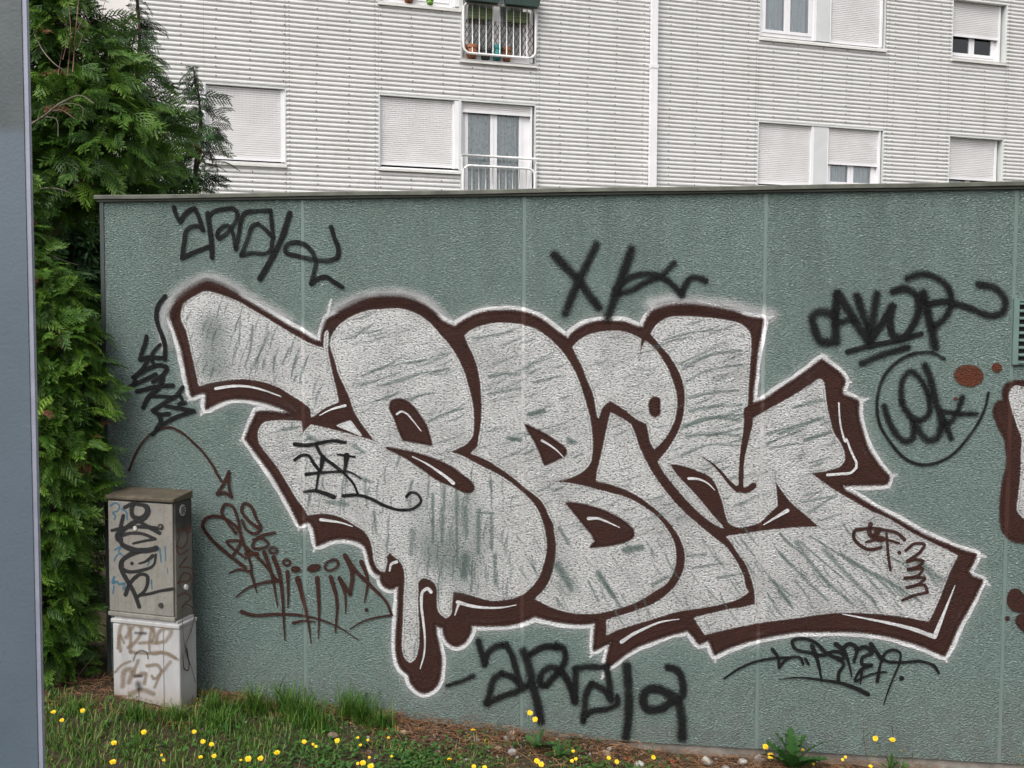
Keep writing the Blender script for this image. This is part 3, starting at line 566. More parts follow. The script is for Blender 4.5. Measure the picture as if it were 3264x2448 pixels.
# second piece that runs off the right edge, with paint blobs
sp_ = Paint(2).fill("Z4 2700,1010 2212,1010 2130,1015 2050,1050 2030,1110 2045,1175! 1970,1210 1950,1270 1990,1400 2060,1560 Z8 2060,40 2070,200 2030,400 2010,650 2030,800 2100,880 2230,910 2700,960", 1, 12, .8).build('second_mural', M['brown'], ob, 'brown and silver letter edge cut off at the far right')
Paint(3).fill("Z4 2700,1090 2230,1070 2120,1065 2090,1120 2110,1250 2160,1400 2200,1540 Z8 2195,100 2190,300 2170,500 2165,640 2212,690 2700,720", 1, 7).build('silver_fill', M['silver'], sp_)
p = Paint(4).blob("Z4 1725,960", 52, 39, .1).blob("Z4 1972,890", 18, 17); p.blob("Z4 1610,1165", 7).build('paint_blob', M['rust'], ob, 'rust brown paint blobs at the right')
p = Paint(4).stroke("Z8 2135,1380 2140,1440 2260,1440", 50, 60, .15).blob("Z8 2065,1580", 9); p.stroke("Z8 2200,1600 2300,1680", 50, 60, .15).build('paint_blob', M['brown'], ob, 'dark brown paint blobs low at the right edge')
# ================================================================== apartment building behind
M['clad'] = None
k = NT('white_cladding'); v = k.coord('Object', (.5, .5, 3)); v2 = k.coord('Object')
b = k.ramp(k.noise(v, 3, 5, .6), [(.3, (.60, .595, .58)), (.7, (.68, .675, .66))])
vs2 = k.coord('Object', (3.2, 3.2, .28)); b = k.mix(k.maprange(k.noise(vs2, 2.4, 5, .65), .52, .72, 0, .28), b, (.40, .40, .35))
b = k.mix(k.maprange(k.noise(v2, 1.2, 5, .65), .5, .78, 0, .3), b, (.52, .50, .46))
k.set(b, .45, 0, .5); M['clad'] = k.m
M['pvc'] = simple('white_pvc', (.74, .73, .74), .4, 0, .05, 3)
M['pvcgrey'] = simple('grey_white_panel', (.55, .56, .56), .5, 0, .06, 3)
M['sill'] = simple('sill_metal', (.62, .61, .58), .45, 0, .12, 6)
k = NT('shutter_slats'); v = k.coord('Object'); wv = k.n('ShaderNodeTexWave'); wv.wave_type = 'BANDS'; wv.bands_direction = 'X'; wv.inputs['Scale'].default_value = 11; wv.inputs['Distortion'].default_value = 1.0
k.l(v, wv.inputs[0]); b = k.ramp(k.noise(v, 2.5, 4), [(.3, (.70, .685, .675)), (.7, (.78, .77, .765))]); k.set(b, .5); M['shutter'] = k.m
M['shuttershadow'] = simple('slat_holes', (.18, .17, .17), .7)
M['rivet'] = simple('rivet', (.10, .10, .11), .5, .3)
M['reveal'] = simple('reveal_metal', (.60, .62, .60), .5, 0, .06, 4)
M['rail'] = simple('white_railing', (.74, .74, .72), .35, 0, .08, 12)
M['room'] = simple('dark_room', (.035, .035, .04), .9)
k = NT('net_curtain'); v = k.coord('Object'); sp2 = k.n('ShaderNodeSeparateXYZ'); k.l(v, sp2.inputs[0])
vo = k.n('ShaderNodeTexVoronoi'); vo.inputs['Scale'].default_value = 13; k.l(v, vo.inputs[0])
la = k.math('MULTIPLY', k.maprange(k.noise(v, 34, 4, .7), .42, .6), k.maprange(vo.outputs[0], .25, .55, 1, .25))
k.set(k.mix(la, (.80, .82, .83), (.42, .45, .47)), .9); M['curtain'] = k.m
k = NT('plain_curtain'); v = k.coord('Object'); k.set(k.ramp(k.noise(v, 9, 4), [(.3, (.78, .81, .83)), (.7, (.86, .88, .90))]), .9); M['curtain_plain'] = k.m
k = NT('window_glass'); gl = k.n('ShaderNodeBsdfGlossy'); gl.inputs['Roughness'].default_value = .015; tr_ = k.n('ShaderNodeBsdfTransparent'); tr_.inputs[0].default_value = (.93, .95, .95, 1)
fr = k.n('ShaderNodeFresnel'); fr.inputs[0].default_value = 1.5; mx_ = k.n('ShaderNodeMixShader'); k.l(k.math('MULTIPLY', fr.outputs[0], 1.9, clamp=True), mx_.inputs[0]); k.l(tr_.outputs[0], mx_.inputs[1]); k.l(gl.outputs[0], mx_.inputs[2]); k.l(mx_.outputs[0], k.out.inputs[0]); M['glass'] = k.m

ab = tag(empty('apartment_building', tuple(BP), YB), 'white corrugated metal clad apartment building with shuttered windows', 'building')
PER, AMP = .079, .0150
OPEN = {'w1': (-5.4, -4.06, 4.86, 6.15), 'w2': (-2.47, -1.0, 4.90, 6.17), 'd2': (-1.0, .43, 4.00, 6.17), 'w3': (-2.47, -1.0, 7.78, 9.07), 'd3': (-1.0, .43, 6.90, 9.07),
        'w4': (4.99, 7.85, 7.80, 9.07), 'w5': (4.99, 7.87, 4.92, 6.17), 'w6': (9.45, 10.83, 7.76, 8.98), 'w7': (9.45, 10.83, 4.87, 6.16)}
USEAM = [-6.45, -5.4, -4.06, -2.47, -1.0, .43, 2.73, 4.99, 7.86, 9.45, 10.83, 13.2, 16]
VB, VT = 0.3, 11.2
def corr(vv):
    c = math.cos(math.pi * vv / PER) ** 2          # broad flat rib with a narrow rounded groove
    return AMP * (2 * c ** 3.2 - 1)
for ci, (ua, ub) in enumerate(zip(USEAM[:-1], USEAM[1:])):
    cuts = sorted((o[2], o[3]) for o in OPEN.values() if o[0] < ub - .05 and o[1] > ua + .05)
    iv = []; z = VB
    for c0, c1 in cuts:
        iv.append((z, c0)); z = c1
    iv.append((z, VT))
    for z0, z1 in iv:
        nz = max(2, int((z1 - z0) / PER * 14)); zs = np.linspace(z0, z1, nz); V = []; b0 = 0
        for zz in zs:
            y = corr(zz); V += [(ua + .001, y, zz), (ub - .001, y, zz)]
        F = [(2 * i, 2 * i + 1, 2 * i + 3, 2 * i + 2) for i in range(nz - 1)]
        mesh_obj('cladding_panel', V, F, M['clad'], ab, True)
# rivets: rows on every second rib
rv = MB()
for u in np.arange(-6.3, 15.5, .553):
    for q in range(int(VB / PER), int(VT / PER), 2):
        zz = (q + .42) * PER
        if zz < 4.2 or zz > 9.6: continue
        uu = u + .015 * math.sin(q * 3.3 + u)
        if any(o[0] - .06 < uu < o[1] + .06 and o[2] - .03 < zz < o[3] + .03 for o in OPEN.values()): continue
        y = corr(zz) - .004; r = .0145
        rv.add([(uu - r, y, zz), (uu, y, zz - r), (uu + r, y, zz), (uu, y, zz + r), (uu, y - .007, zz)], [(0, 1, 4), (1, 2, 4), (2, 3, 4), (3, 0, 4)])
for uu in (-4.0, -2.53, .49, 4.93, 7.93, 9.39, 10.89):
    for q in range(int(4.2 / PER), int(9.6 / PER), 1):
        zz = (q + .42) * PER; y = corr(zz) - .004; r = .011
        if any(o[0] < uu < o[1] and o[2] - .03 < zz < o[3] + .03 for o in OPEN.values()): continue
        rv.add([(uu - r, y, zz), (uu, y, zz - r), (uu + r, y, zz), (uu, y, zz + r), (uu, y - .007, zz)], [(0, 1, 4), (1, 2, 4), (2, 3, 4), (3, 0, 4)])
tag(rv.build('rivets', M['rivet'], ab), kind='stuff')
# body, roof, end wall
MB().box(-6.44, 16, 1.3, 11, 0, 11.2).build('core', M['room'], ab)
MB().box(-6.6, 16.2, -.15, 11.2, 11.201, 11.6).build('roof', M['pvcgrey'], ab)
MB().box(-6.449, 16, -.01, 1.2, 0, .295).build('base_course', M['concrete'], ab)
MB().box(-6.449, -6.40, .025, 1.29, .3, 11.19).build('end_panel', M['clad'], ab)
MB().box(-16, -6.46, .35, 9, 0, 11.0).build('rendered_wall', simple('pale_render', (.66, .63, .61), .8, 0, .06, 1.5, .2, 40), ab)
# downpipe with a joint collar
dp = MB().box(2.665, 2.80, -.125, -.03, VB, 7.045).box(2.67, 2.795, -.12, -.035, 7.046, VT).build('downpipe', M['pvc'], ab)
MB().box(2.655, 2.81, -.134, -.026, 6.99, 7.06).build('collar', M['pvc'], dp)
for z in (5.2, 8.1): MB().box(2.655, 2.81, -.0255, .0, z, z + .05).build('bracket', M['reveal'], dp)

def surround(o, sill=True, depth=.16):
    u0, u1, v0, v1 = o; t = .022
    s_ = MB().box(u0, u0 + t, -.016, depth, v0, v1).box(u1 - t, u1, -.016, depth, v0, v1).box(u0 + t, u1 - t, -.018, depth, v1 - t, v1)
    w_ = s_.build('window_surround', M['reveal'], ab)
    if sill: MB().add([(u0 - .01, -.055, v0 - .035), (u1 + .01, -.055, v0 - .035), (u1 + .01, depth, v0 + .028), (u0 - .01, depth, v0 + .028), (u0 - .01, -.055, v0 - .075), (u1 + .01, -.055, v0 - .075), (u1 + .01, depth, v0 - .05), (u0 - .01, depth, v0 - .05)],
                      [(0, 1, 2, 3), (4, 7, 6, 5), (0, 4, 5, 1), (1, 5, 6, 2), (3, 2, 6, 7), (0, 3, 7, 4)]).build('sill', M['sill'], w_)
    # the dark room behind
    MB().add([(u0, depth, v0), (u1, depth, v0), (u1, depth, v1), (u0, depth, v1), (u0, 1.2, v0), (u1, 1.2, v0), (u1, 1.2, v1), (u0, 1.2, v1)],
             [(0, 1, 5, 4), (1, 2, 6, 5), (2, 3, 7, 6), (3, 0, 4, 7), (4, 5, 6, 7)]).build('room', M['room'], w_)
    return w_
def shutter(par, u0, u1, v0, v1, y=.055):
    V = []; F = []; P = .0365; n = max(1, int(round((v1 - v0 - .05) / P))); P = (v1 - v0 - .05) / n
    for i in range(n):
        z = v0 + .05 + i * P
        for dz, dy in ((.0, .0), (.18, -.007), (.78, -.009), (.90, .001), (.93, .008), (1.0, .008)): V += [(u0, y + dy, z + dz * P), (u1, y + dy, z + dz * P)]
    F = [(2 * i, 2 * i + 1, 2 * i + 3, 2 * i + 2) for i in range(len(V) // 2 - 1)]
    s_ = mesh_obj('roller_shutter', V, F, M['shutter'], par)
    MB().box(u0, u1, y - .012, y + .008, v0, v0 + .0485).build('shutter_bar', M['pvc'], par)
    hb = MB()                                            # light slots in the upper slats
    for i in range(n):
        if (i / n) < .45: continue
        z = v0 + .05 + (i + .955) * P
        for u in np.arange(u0 + .05, u1 - .04, .062): hb.add([(u, y + .0005, z), (u + .03, y + .0005, z), (u + .03, y + .0005, z + .006), (u, y + .0005, z + .006)], [(0, 1, 2, 3)])
    if hb.V: tag(hb.build('slots', M['shuttershadow'], par), kind='stuff')
def casement(par, u0, u1, v0, v1, leaves=2, curtain=None, y=.105, low=.07, wide_right=0.):
    """a PVC window: fixed frame, opening leaves, a pane in each, a curtain behind"""
    f = MB(); t = .05
    f.box(u0, u0 + t, y, y + .06, v0, v1).box(u1 - t - wide_right, u1, y, y + .06, v0, v1).box(u0 + t, u1 - t - wide_right, y, y + .06, v0, v0 + low).box(u0 + t, u1 - t - wide_right, y, y + .06, v1 - t, v1)
    f.build('window_frame', M['pvc'], par)
    a, b = u0 + t, u1 - t - wide_right; L = (b - a) / leaves
    for i in range(leaves):
        x0, x1 = a + i * L + .002, a + (i + 1) * L - .002; s_ = .062
        g = MB().box(x0, x0 + s_, y - .012, y + .04, v0 + low + .001, v1 - t - .001).box(x1 - s_, x1, y - .012, y + .04, v0 + low + .001, v1 - t - .001)
        g.box(x0 + s_, x1 - s_, y - .012, y + .04, v0 + low + .001, v0 + low + s_).box(x0 + s_, x1 - s_, y - .012, y + .04, v1 - t - s_, v1 - t - .001); g.build('sash', M['pvc'], par)
        MB().box(x0 + s_, x1 - s_, y + .012, y + .018, v0 + low + s_, v1 - t - s_).build('pane', M['glass'], par)
        if curtain:
            V = []; n = 64; F = []
            for j in range(n + 1):
                x = x0 + .02 + (x1 - x0 - .04) * j / n; yy = y + .085 + .018 * math.sin(j * .62 + i * 2) + .012 * math.sin(j * .23 + i)
                V += [(x, yy, v0 + low), (x, yy, v1 - t)]
            F = [(2 * j, 2 * j + 2, 2 * j + 3, 2 * j + 1) for j in range(n)]
            mesh_obj('curtain', V, F, M[curtain], par, True)
def railsguide(par, u0, u1, v0, v1):
    MB().box(u0, u0 + .032, .03, .1, v0, v1).build('guide_rail', M['pvc'], par); MB().box(u1 - .032, u1, .03, .1, v0, v1).build('guide_rail', M['pvc'], par)

# far left shuttered window
o = OPEN['w1']; w_ = surround(o); w_['label'] = 'fully shuttered window half hidden by the conifer'
railsguide(w_, o[0] + .023, o[1] - .06, o[2] + .03, o[3] - .03); shutter(w_, o[0] + .056, o[1] - .093, o[2] + .035, o[3] - .03)
MB().box(o[1] - .0595, o[1] - .0225, .02, .14, o[2] + .03, o[3] - .023).build('guide_rail', M['pvc'], w_)
# window + french door, first floor and second floor
for a, d, sh in (('w2', 'd2', 1), ('w3', 'd3', 0)):
    o = OPEN[a]; w_ = surround((o[0], o[1] - .001, o[2], o[3]))
    railsguide(w_, o[0] + .023, o[1] - .10, o[2] + .03, o[3] - .03)
    if sh: shutter(w_, o[0] + .056, o[1] - .133, o[2] + .04, o[3] - .03); w_['label'] = 'closed roller shutter left of the french window'
    else: casement(w_, o[0] + .056, o[1] - .133, o[2] + .03, o[3] - .03, 2, 'curtain_plain')
    MB().box(o[1] - .0995, o[1] - .0235, -.01, .12, o[2] + .03, o[3] - .03).build('mullion_post', M['pvc'], w_)
    o = OPEN[d]; w_ = surround(o)
    w_['label'] = 'french window with lace curtains and shutter nearly raised' if sh else 'upper french window behind the flower boxes'
    railsguide(w_, o[0] + .023, o[1] - .06, o[2] + .03, o[3] - .03)
    if sh: shutter(w_, o[0] + .056, o[1] - .093, o[3] - .21, o[3] - .024)
    casement(w_, o[0] + .056, o[1] - .062, o[2] + .03, o[3] - .03, 2, 'curtain' if sh else 'curtain_plain', wide_right=.12 if sh else .05)
def arc(c, r, a0, a1, n=6): return [(c[0] + r * math.cos(a0 + (a1 - a0) * i / n), c[1], c[2] + r * math.sin(a0 + (a1 - a0) * i / n)) for i in range(n + 1)]
def railing(v0, v1, hand, label):
    y = -.075; u0, u1, r = -.955, .395, .13
    pts = arc((u1 - r, y, v1 - r), r, 0, math.pi / 2) + arc((u0 + r, y, v1 - r), r, math.pi / 2, math.pi) + arc((u0 + r, y, v0 + r), r, math.pi, 1.5 * math.pi) + arc((u1 - r, y, v0 + r), r, 1.5 * math.pi, 2 * math.pi)
    pts.append(pts[0]); rl = MB().tube(pts, .023, 8, False).build('railing', M['rail'], ab, True); rl['label'] = label
    for i in range(9):
        u = u0 + .165 + i * .1275; MB().tube([(u, y, v0 + .005), (u, y, v1 - .005)], .0095, 6).build('baluster', M['rail'], rl, True)
    MB().tube([(u0 - .03, y - .01, hand), (u1 + .03, y - .01, hand)], .024, 8).build('handrail', M['rail'], rl, True)
    for u in (u0 - .02, u1 + .02):
        MB().tube([(u, y, hand - .05), (u, .1, hand - .05)], .014, 6).tube([(u, y - .005, v0 + .2), (u, y - .005, hand)], .012, 6).build('rail_bracket', M['rail'], rl)
railing(4.08, 4.985, 5.165, 'white tubular railing half hidden by the green wall')
railing(6.985, 7.88, 8.06, 'white tubular railing hung with flower boxes')
# right hand windows
for a in ('w4', 'w5'):
    o = OPEN[a]; w_ = surround(o)
    L0, L1, R0, R1 = o[0] + .023, 6.20, 6.56, o[1] - .10
    MB().box(6.255, 6.555, -.004, .12, o[2] + .03, o[3] - .024).build('infill_panel', M['pvcgrey'], w_)
    MB().box(L1 + .001, 6.2545, .0, .12, o[2] + .03, o[3] - .024).build('guide_rail', M['pvc'], w_)
    MB().box(R0, R0 + .03, .0, .12, o[2] + .03, o[3] - .024).build('guide_rail', M['pvc'], w_); MB().box(R1, R1 + .035, .0, .12, o[2] + .03, o[3] - .024).build('guide_rail', M['pvc'], w_)
    if a == 'w5':
        w_['label'] = 'double window with one shutter closed and the other half raised'
        shutter(w_, L0, L1, o[2] + .035, o[3] - .024); shutter(w_, R0 + .031, R1 - .001, 5.42, o[3] - .024); casement(w_, R0 + .031, R1 - .001, o[2] + .03, o[3] - .03, 2, 'curtain_plain')
    else:
        w_['label'] = 'double window with net curtains left and a closed shutter right'
        casement(w_, L0, L1, o[2] + .03, o[3] - .03, 2, 'curtain_plain', y=.02); shutter(w_, R0 + .031, R1 - .001, o[2] + .035, o[3] - .024)
for a, vs_ in (('w6', 8.24), ('w7', 5.27)):
    o = OPEN[a]; w_ = surround(o, depth=.24)
    w_['label'] = 'upper right window with its shutter half lowered' if a == 'w6' else 'lower right window with its shutter almost closed'
    shutter(w_, o[0] + .023, o[1] - .14, vs_, o[3] - .024, y=.10); MB().box(o[1] - .139, o[1] - .09, .08, .2, o[2] + .03, o[3] - .024).build('guide_rail', M['pvc'], w_)
    casement(w_, o[0] + .023, o[1] - .14, o[2] + .03, o[3] - .03, 2, None, y=.16)

# ---- loose things on the sills and railings
def bpt(u, y, v): return tuple(BP + BE * u + BN * y + np.array([0, 0, v]))
M['terracotta'] = simple('terracotta', (.30, .115, .055), .8, 0, .2, 20); M['teal'] = simple('teal_plastic', (.01, .20, .20), .5); M['darkpot'] = simple('dark_pot', (.035, .05, .05), .5)
M['green'] = simple('green_plastic', (.16, .33, .04), .45); M['planter'] = simple('planter_green', (.022, .045, .035), .5, 0, .2, 10); M['soil'] = simple('soil', (.04, .028, .02), 1.)
M['wood'] = simple('trellis_wood', (.085, .055, .035), .8, 0, .3, 15); M['mesh'] = simple('basket_green', (.10, .135, .06), .8, 0, .3, 40); M['leaf'] = simple('pot_leaf', (.05, .11, .025), .6, 0, .4, 30)
def pot(u, y, v, r, h, mat, label, taper=.72, grp='flower pots on the sills'):
    t = tag(empty('flower_pot', bpt(u, y, v), YB), label, 'flower pot', grp)
    MB().lathe([(r * taper * .4, .002), (r * taper, 0), (r * .96, h * .74), (r * .96, h * .74)], seg=18).build('pot', mat, t, True)
    MB().lathe([(r * .96, h * .74), (r * 1.08, h * .75), (r * 1.08, h), (r * .92, h), (r * .9, h * .86), (.001, h * .86)], seg=18).build('pot_rim', mat, t)
    return t
pot(-.78, .035, 6.933, .115, .22, M['terracotta'], 'wide terracotta pot on the door sill, leftmost behind the white bars')
pot(-.52, .045, 6.933, .10, .19, M['darkpot'], 'dark green pot on the door sill beside the teal pot')
pot(-.31, .03, 6.933, .085, .26, M['teal'], 'tall teal plastic pot on the door sill', .8)
pot(-.12, .045, 6.933, .085, .24, M['terracotta'], 'narrow terracotta pot just right of the teal pot')
pot(-1.93, -.0, 7.805, .085, .20, M['terracotta'], 'terracotta pot on the upper window sill at the top edge', .85)
pot(-1.55, -.0, 7.805, .062, .075, M['green'], 'small lime green pot on the upper window sill', .9)
for u, nm in ((-.64, 'dark green flower box hung on the railing, left one'), (.10, 'dark green flower box hung on the railing, right one')):
    t = tag(empty('flower_box', bpt(u, -.19, 7.86), YB), nm, 'flower box', 'flower boxes on the railing')
    MB().add([(x * (.30 if z == 0 else .34), y * (.065 if z == 0 else .085), z) for z in (0, .19) for x, y in ((-1, -1), (1, -1), (1, 1), (-1, 1))], [(3, 2, 1, 0), (0, 1, 5, 4), (1, 2, 6, 5), (2, 3, 7, 6), (3, 0, 4, 7)]).build('trough', M['planter'], t)
    MB().box(-.345, .345, -.092, .092, .175, .20).build('rim', M['planter'], t)
    lf = MB()
    for i in range(90):
        x, y = random.uniform(-.3, .3), random.uniform(-.07, .07); z = .2; a = random.uniform(0, 6.28); l = random.uniform(.08, .2); d = np.array([math.cos(a) * .5, math.sin(a) * .5, 1]); d = d / np.linalg.norm(d) * l; sx = np.array([-math.sin(a), math.cos(a), 0]) * .02; p0 = np.array([x, y, z])
        lf.quad(p0, p0 + d * .5 + sx, p0 + d, p0 + d * .5 - sx)
    lf.build('foliage', M['leaf'], t)
for u, nm in ((-.63, 'green woven basket behind the railing, left one'), (.07, 'green woven basket behind the railing, right one')):
    t = tag(empty('woven_basket', bpt(u, .0, 7.62), YB), nm, 'basket', 'woven baskets behind the bars')
    MB().box(-.22, .22, -.03, .035, 0, .20).build('basket_body', M['mesh'], t)
    hb = MB()
    for i in range(15):
        x = -.21 + i * .03; hb.box(x - .004, x + .004, -.038, -.031, .0, .21)
    for z in (.03, .09, .15): hb.box(-.225, .225, -.044, -.0385, z, z + .02)
    hb.build('weave', simple('basket_weave', (.15, .19, .085), .8), t)
tr = tag(empty('trellis', bpt(0, 0, 0), YB), 'brown wooden diamond trellis fixed behind the white railing', 'trellis')
z0, z1, ua, ub = 7.03, 7.60, -.93, .37
for sgn, y in ((1, -.028), (-1, -.036)):
    for i in range(-6, 20):
        u = ua + i * .088; du = .33 * sgn; p, q = (u, z0), (u + du, z1)
        lo, hi = 0., 1.
        for s_ in (0,):
            for lim, up in ((ua, False), (ub, True)):
                a, b = (p[0] - lim), (q[0] - lim)
                if up: a, b = -a, -b
                if a < 0 and b < 0: lo = 2
                elif a < 0: lo = max(lo, a / (a - b))
                elif b < 0: hi = min(hi, a / (a - b))
        if hi - lo < .08: continue
        A = (p[0] + du * lo, y, z0 + (z1 - z0) * lo); B = (p[0] + du * hi, y, z0 + (z1 - z0) * hi)
        MB().tube([A, B], .0075, 4).build('slat', M['wood'], tr)

# ================================================================== steel post in the foreground, left
k = NT('post_paint'); v = k.coord('Object'); sp3 = k.n('ShaderNodeSeparateXYZ'); k.l(v, sp3.inputs[0])
b = k.ramp(k.noise(v, 5, 5, .65), [(.3, (.066, .090, .114)), (.7, (.083, .111, .139))])
b = k.mix(k.maprange(sp3.outputs[2], 2.205, 2.222), b, k.ramp(k.noise(v, 14, 5, .7), [(.35, (.036, .048, .052)), (.65, (.056, .070, .074))]))
b = k.mix(k.maprange(k.noise(v, 130, 2, .5), .70, .76), b, (.07, .06, .06))
k.set(b, .5, 0, .5); k.bump(k.noise(v, 170, 3, .6), .25, .002); M['post'] = k.m
M['postedge'] = simple('post_edge_highlight', (.24, .25, .31), .4, .1, .12, 20)  # paler colour paints the highlight along the flange edge
pbase = np.array([-.397, -2.86, .2]); ptop = np.array([-.4215, -2.83, 2.75])
po = tag(empty('steel_post', (0, 0, 0)), 'blue grey painted steel post standing close at the left edge', 'post')
cx_ = ROT[0].copy(); cx_[2] = 0; cx_ /= np.linalg.norm(cx_); cz_ = np.array([-cx_[1], cx_[0], 0])
def prism(o0, o1, x0, x1, y0, y1, name, mat):
    V = []
    for O_ in (o0, o1):
        for x, y in ((x0, y0), (x1, y0), (x1, y1), (x0, y1)): V.append(O_ + cx_ * x + cz_ * y)
    return MB().add(V, [(3, 2, 1, 0), (4, 5, 6, 7), (0, 1, 5, 4), (1, 2, 6, 5), (2, 3, 7, 6), (3, 0, 4, 7)]).build(name, mat, po)
prism(pbase, ptop, -.16, -.0072, 0, .010, 'front_flange', M['post'])
prism(pbase, ptop, -.0070, 0, .0015, .0095, 'flange_edge', M['postedge'])
prism(pbase, ptop, -.150, -.140, .0102, .09, 'web', M['post'])
prism(pbase - np.array([0, 0, .06]), pbase - np.array([0, 0, .005]), -.22, .04, -.06, .14, 'base_plate', M['post'])

# ================================================================== utility cabinet
ca = R(-9); CE = np.array([math.cos(ca), math.sin(ca), 0]); CN = np.array([-math.sin(ca), math.cos(ca), 0]); CO = np.array([-1.487, -.247, .183])
cb_ = tag(empty('utility_cabinet', tuple(CO), ca), 'grey street cabinet covered in black tags standing against the green wall', 'cabinet')
k = NT('cabinet_shell'); v = k.coord('Object'); sp4 = k.n('ShaderNodeSeparateXYZ'); k.l(v, sp4.inputs[0])
b = k.ramp(k.noise(v, 9, 6, .65), [(.3, (.165, .155, .135)), (.7, (.225, .21, .185))])
b = k.mix(k.maprange(k.noise(v, 60, 4, .7), .54, .70, 0, .6), b, (.085, .078, .066)); vd = k.coord('Object', (30, 30, 2.2)); b = k.mix(k.maprange(k.noise(vd, 1.6, 5, .7), .5, .75, 0, .55), b, (.10, .09, .07)); k.set(b, .6, 0, .4); k.bump(k.noise(v, 150, 2), .15, .002); M['shell'] = k.m
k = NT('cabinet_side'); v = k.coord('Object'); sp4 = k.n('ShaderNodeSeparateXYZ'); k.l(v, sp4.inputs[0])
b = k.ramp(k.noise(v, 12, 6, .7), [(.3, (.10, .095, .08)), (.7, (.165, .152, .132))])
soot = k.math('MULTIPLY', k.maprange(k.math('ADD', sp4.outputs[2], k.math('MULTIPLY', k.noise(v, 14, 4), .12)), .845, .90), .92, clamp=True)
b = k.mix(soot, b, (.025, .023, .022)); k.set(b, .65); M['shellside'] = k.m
k = NT('cabinet_base'); v = k.coord('Object', (1, 1, .25)); v2 = k.coord('Object'); sp4 = k.n('ShaderNodeSeparateXYZ'); k.l(v2, sp4.inputs[0])
b = k.ramp(k.noise(v, 16, 5, .6), [(.3, (.30, .295, .295)), (.7, (.40, .39, .39))])
b = k.mix(k.maprange(k.noise(v, 34, 5, .7), .56, .72, 0, .55), b, (.24, .20, .16)); b = k.mix(k.maprange(k.math('ADD', sp4.outputs[2], k.math('MULTIPLY', k.noise(v2, 9, 4), .10)), .16, .04, 0, .75), b, (.27, .23, .185))
k.set(b, .6); M['cbase'] = k.m
k = NT('cabinet_lid'); v = k.coord('Object'); b = k.ramp(k.noise(v, 18, 6, .7), [(.3, (.035, .030, .023)), (.55, (.070, .055, .033)), (.75, (.12, .105, .08))]); k.set(b, .75); k.bump(k.noise(v, 90, 3), .4, .003); M['clid'] = k.m
D_ = .135
MB().box(-.362, .0, .0, D_ - .006, -.12, .372).build('base', M['cbase'], cb_, bevel=.006)
MB().box(-.362 + .006, -.085, -.004, -.0005, -.1, .366).build('base_panel', M['cbase'], cb_, bevel=.0012)
MB().box(-.368, .003, -.006, D_ - .003, .3725, .392).build('base_lip', M['cbase'], cb_, bevel=.004)
MB().box(-.352, -.012, .004, D_ - .01, .3922, .404).build('neck', M['cbase'], cb_)
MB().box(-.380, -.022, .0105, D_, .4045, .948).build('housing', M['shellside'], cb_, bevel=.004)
do = MB().box(-.377, -.030, .0, .010, .425, .942).build('door', M['shell'], cb_, bevel=.004)
MB().box(-.381, -.021, -.006, .0100, .4047, .4235).build('lower_rail', M['shell'], cb_, bevel=.003)
MB().add([(-.386, -.008, .950), (-.018, -.008, .950), (-.018, D_ + .004, .950), (-.386, D_ + .004, .950), (-.386, -.008, .967), (-.018, -.008, .967), (-.018, D_ + .004, .988), (-.386, D_ + .004, .988)],
         [(3, 2, 1, 0), (4, 5, 6, 7), (0, 1, 5, 4), (1, 2, 6, 5), (2, 3, 7, 6), (3, 0, 4, 7)]).build('lid', M['clid'], cb_, bevel=.004)
M['steel'] = simple('dull_steel', (.22, .20, .18), .45, .6, .2, 30)
def disc(u, v, r, y0, y1, name, mat, par):
    s_ = MB(); V = []
    for y in (y0, y1):
        for q in range(16): V.append((u + r * math.cos(q * math.pi / 8), y, v + r * math.sin(q * math.pi / 8)))
    s_.add(V, [tuple(range(16)), tuple(range(31, 15, -1))] + [(q, q + 16, (q + 1) % 16 + 16, (q + 1) % 16) for q in range(16)]); return s_.build(name, mat, par)
disc(-.091, .838, .0135, -.006, .0002, 'lock', simple('lock_dark', (.05, .045, .04), .5, .4), do); disc(-.088, .838, .005, -.009, -.0062, 'keyhole', M['steel'], do)
disc(-.228, .822, .010, -.005, .0002, 'screw', simple('screw_pale', (.42, .41, .39), .5), do); disc(-.095, .475, .012, -.006, .0002, 'lock', simple('lock_soot', (.03, .03, .03), .5), do)
def sdisc(y, v, r, x0, x1, name, mat, sl=0):
    V = []
    for x in (x0, x1):
        for q in range(16): V.append((x, y + r * math.cos(q * math.pi / 8), v + 1.25 * r * math.sin(q * math.pi / 8)))
    o_ = MB().add(V, [tuple(range(15, -1, -1)), tuple(range(16, 32))] + [(q, (q + 1) % 16, (q + 1) % 16 + 16, q + 16) for q in range(16)]).build(name, mat, cb_)
    for i in range(sl): MB().box(x1 + .0001, x1 + .002, y - r * .7, y + r * .7, v - r * .7 + i * r * .35, v - r * .7 + i * r * .35 + .003).build('slot', M['dark'], o_)
sdisc(.062, .905, .021, -.0218, -.017, 'vent_plug', simple('vent_plug_paint', (.30, .29, .26), .6), 5)
sdisc(.075, .545, .010, -.0218, -.010, 'cable_gland', simple('gland_white', (.60, .60, .60), .4))
